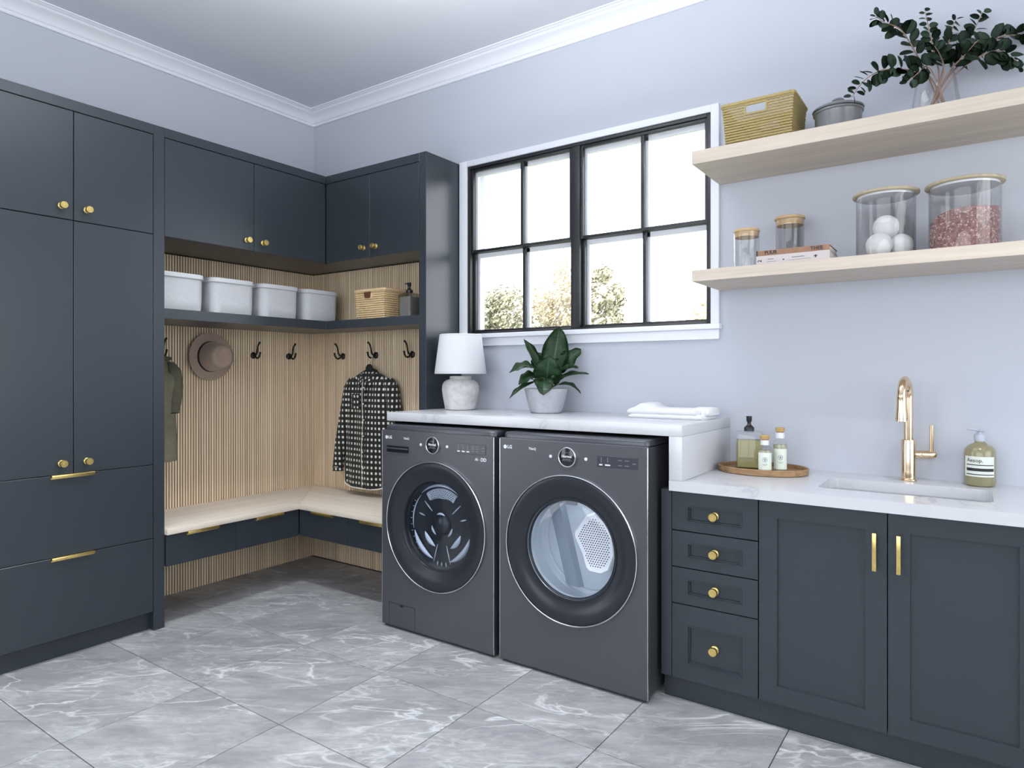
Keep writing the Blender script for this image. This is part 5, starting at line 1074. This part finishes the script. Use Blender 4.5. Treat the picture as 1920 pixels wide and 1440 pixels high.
so2 = obj('salt_heap', bm, M['salts'], t, local=True); so2['kind'] = 'stuff'
bm = B(); rnd = random.Random(5)
for k in range(420):
    a = rnd.uniform(-PI, 0.2); z = rnd.uniform(0.010, surf(a, 1)-0.004); s = rnd.uniform(0.0018, 0.0042)
    bmesh.ops.create_icosphere(bm, subdivisions=1, radius=s, matrix=Matrix.Translation(((R1-0.0012)*math.cos(a), (R1-0.0012)*math.sin(a), z)) @ Euler((rnd.random()*3, rnd.random()*3, 0)).to_matrix().to_4x4() @ Matrix.Diagonal((1.3, 0.7, 0.8, 1)))
so2 = obj('salt_grains', bm, M['salt_light'], t, local=True, smooth=False); so2['kind'] = 'stuff'
# two stacked books
M['bookbrown'] = plain('brown_cloth_cover', (0.30, 0.165, 0.105), 0.8, noise=0.12, nscale=60); M['bookpale'] = plain('pale_cover', (0.56, 0.51, 0.50), 0.7); M['paper'] = plain('paper_edges', (0.62, 0.60, 0.56), 0.9, noise=0.1, nscale=300); M['bookend'] = plain('dark_cover_edge', (0.03, 0.03, 0.03), 0.7)
def book(label, x0, x1, y0, y1, z0, z1, m, m2):
    t = thing('book', label, 'book', ((x0+x1)/2, (y0+y1)/2, z0), 'stacked books on the lower shelf')
    c = 0.0025
    cv = B(); box(cv, x0, x1, y0+0.002, y1, z0, z0+c); box(cv, x0, x1, y0+0.002, y1, z1-c, z1); box(cv, x0, x1, y0, y0+c+0.001, z0, z1); obj('cover', cv, m, t, bevel=0.0006, seg=1)
    obj('pages', bx(x0+0.003, x1-0.003, y0+c+0.0012, y1-0.003, z0+c+0.0001, z1-c-0.0001), M['paper'], t)
    return t
bk = book('pale grey book lying at the bottom of the two-book stack', 3.064, 3.328, -0.322, -0.150, SZ, SZ+0.0365, M['bookpale'], None)
inst('lettering', text_mesh('2', 0.020, 0.0003, M['black_print'], 0.0004), bk, (3.078, -0.3226, SZ+0.017), (PI/2, -PI/2, 0))
dash(bk, [(3.108, 3.130, SZ+0.020, SZ+0.0235), (3.104, 3.140, SZ+0.0115, SZ+0.0128), (3.196, 3.240, SZ+0.020, SZ+0.0235), (3.182, 3.262, SZ+0.0115, SZ+0.0128)], M['grey_print'], -0.322)
dash(bk, [(3.163, 3.169, SZ+0.014, SZ+0.018), (3.278, 3.282, SZ+0.013, SZ+0.023), (3.274, 3.287, SZ+0.018, SZ+0.0205)], M['black_print'], -0.322)
bk = book('thin brown book lying on top of the pale book', 3.064, 3.327, -0.320, -0.152, SZ+0.037, SZ+0.0575, M['bookbrown'], None)
for s, x in (('PUUR', 3.119), ('THEE', 3.283)): inst('lettering', text_mesh(s, 0.0185, 0.0003, M['black_print'], 0.0004), bk, (x, -0.3206, SZ+0.0473), (PI/2, 0, 0))
dash(bk, [(3.0645, 3.070, SZ+0.0375, SZ+0.057)], M['bookend'], -0.320)

# ================================================================ garden beyond the window
M['grass'] = plain('lawn', (0.16, 0.20, 0.08), 1.0, noise=0.2, nscale=2)
struct('ground_outside', bx(-30, 25, 0.6, 60, -0.6, -0.5), M['grass'])
def tree(label, x, y, zc, rx, rz, col, seed, nclump=26):
    t = thing('garden_tree', label, 'tree', (x, y, -0.5), 'trees in the garden'); rnd = random.Random(seed)
    bm = B(); tube(bm, [(0, 0, 0), (0.05, 0, zc*0.5), (0, 0.05, zc+0.5)], [0.16, 0.12, 0.07], 8); obj('trunk', bm, M['bark'], t, local=True)
    bm = B()
    for k in range(nclump):
        while True:
            p = Vector((rnd.uniform(-1, 1), rnd.uniform(-1, 1), rnd.uniform(-1, 1)))
            if 0.25 < p.length < 1: break
        c = Vector((p.x*rx, p.y*rx, zc+0.5+p.z*rz)); R_ = rnd.uniform(0.30, 0.45)*min(rx, rz)
        for q in range(260):
            d = Vector((rnd.gauss(0, 1), rnd.gauss(0, 1), rnd.gauss(0, 1))).normalized()*R_*rnd.uniform(0.4, 1.1)
            n = (d.normalized()+Vector((rnd.uniform(-.8, .8), rnd.uniform(-.8, .8), rnd.uniform(-.5, .9)))).normalized(); a = n.orthogonal().normalized(); b = n.cross(a); s = rnd.uniform(0.025, 0.06)
            o_ = c+d; bm.faces.new([bm.verts.new(o_+a*s), bm.verts.new(o_+b*s*0.6), bm.verts.new(o_-a*s), bm.verts.new(o_-b*s*0.6)])
    o = obj('foliage', bm, plain('hazy_autumn_foliage', col, 0.9, noise=0.25, nscale=3), t, local=True, smooth=False); o['kind'] = 'stuff'  # foliage colours lightened to stand in for haze over the distant trees
M['bark'] = plain('bark', (0.16, 0.12, 0.09), 0.95)
tree('grey-green garden tree at the left edge of the window view', -5.25, 9.4, 2.12, 0.85, 0.95, (0.38, 0.37, 0.27), 11, 44)
tree('amber autumn tree behind the left window panes', -5.28, 12.5, 2.69, 0.96, 1.32, (0.48, 0.41, 0.29), 12, 48)
tree('tall haze-paled green tree behind the mullion of the window', -2.42, 9.0, 2.35, 0.50, 1.05, (0.44, 0.42, 0.31), 13, 48)
tree('low yellow tree at the right edge of the window view', 0.30, 9.5, 1.95, 1.05, 0.95, (0.50, 0.44, 0.28), 14, 44)
tree('small bushy tree low between the window trees', -2.26, 12.5, 1.42, 0.60, 0.84, (0.44, 0.42, 0.32), 15, 30)
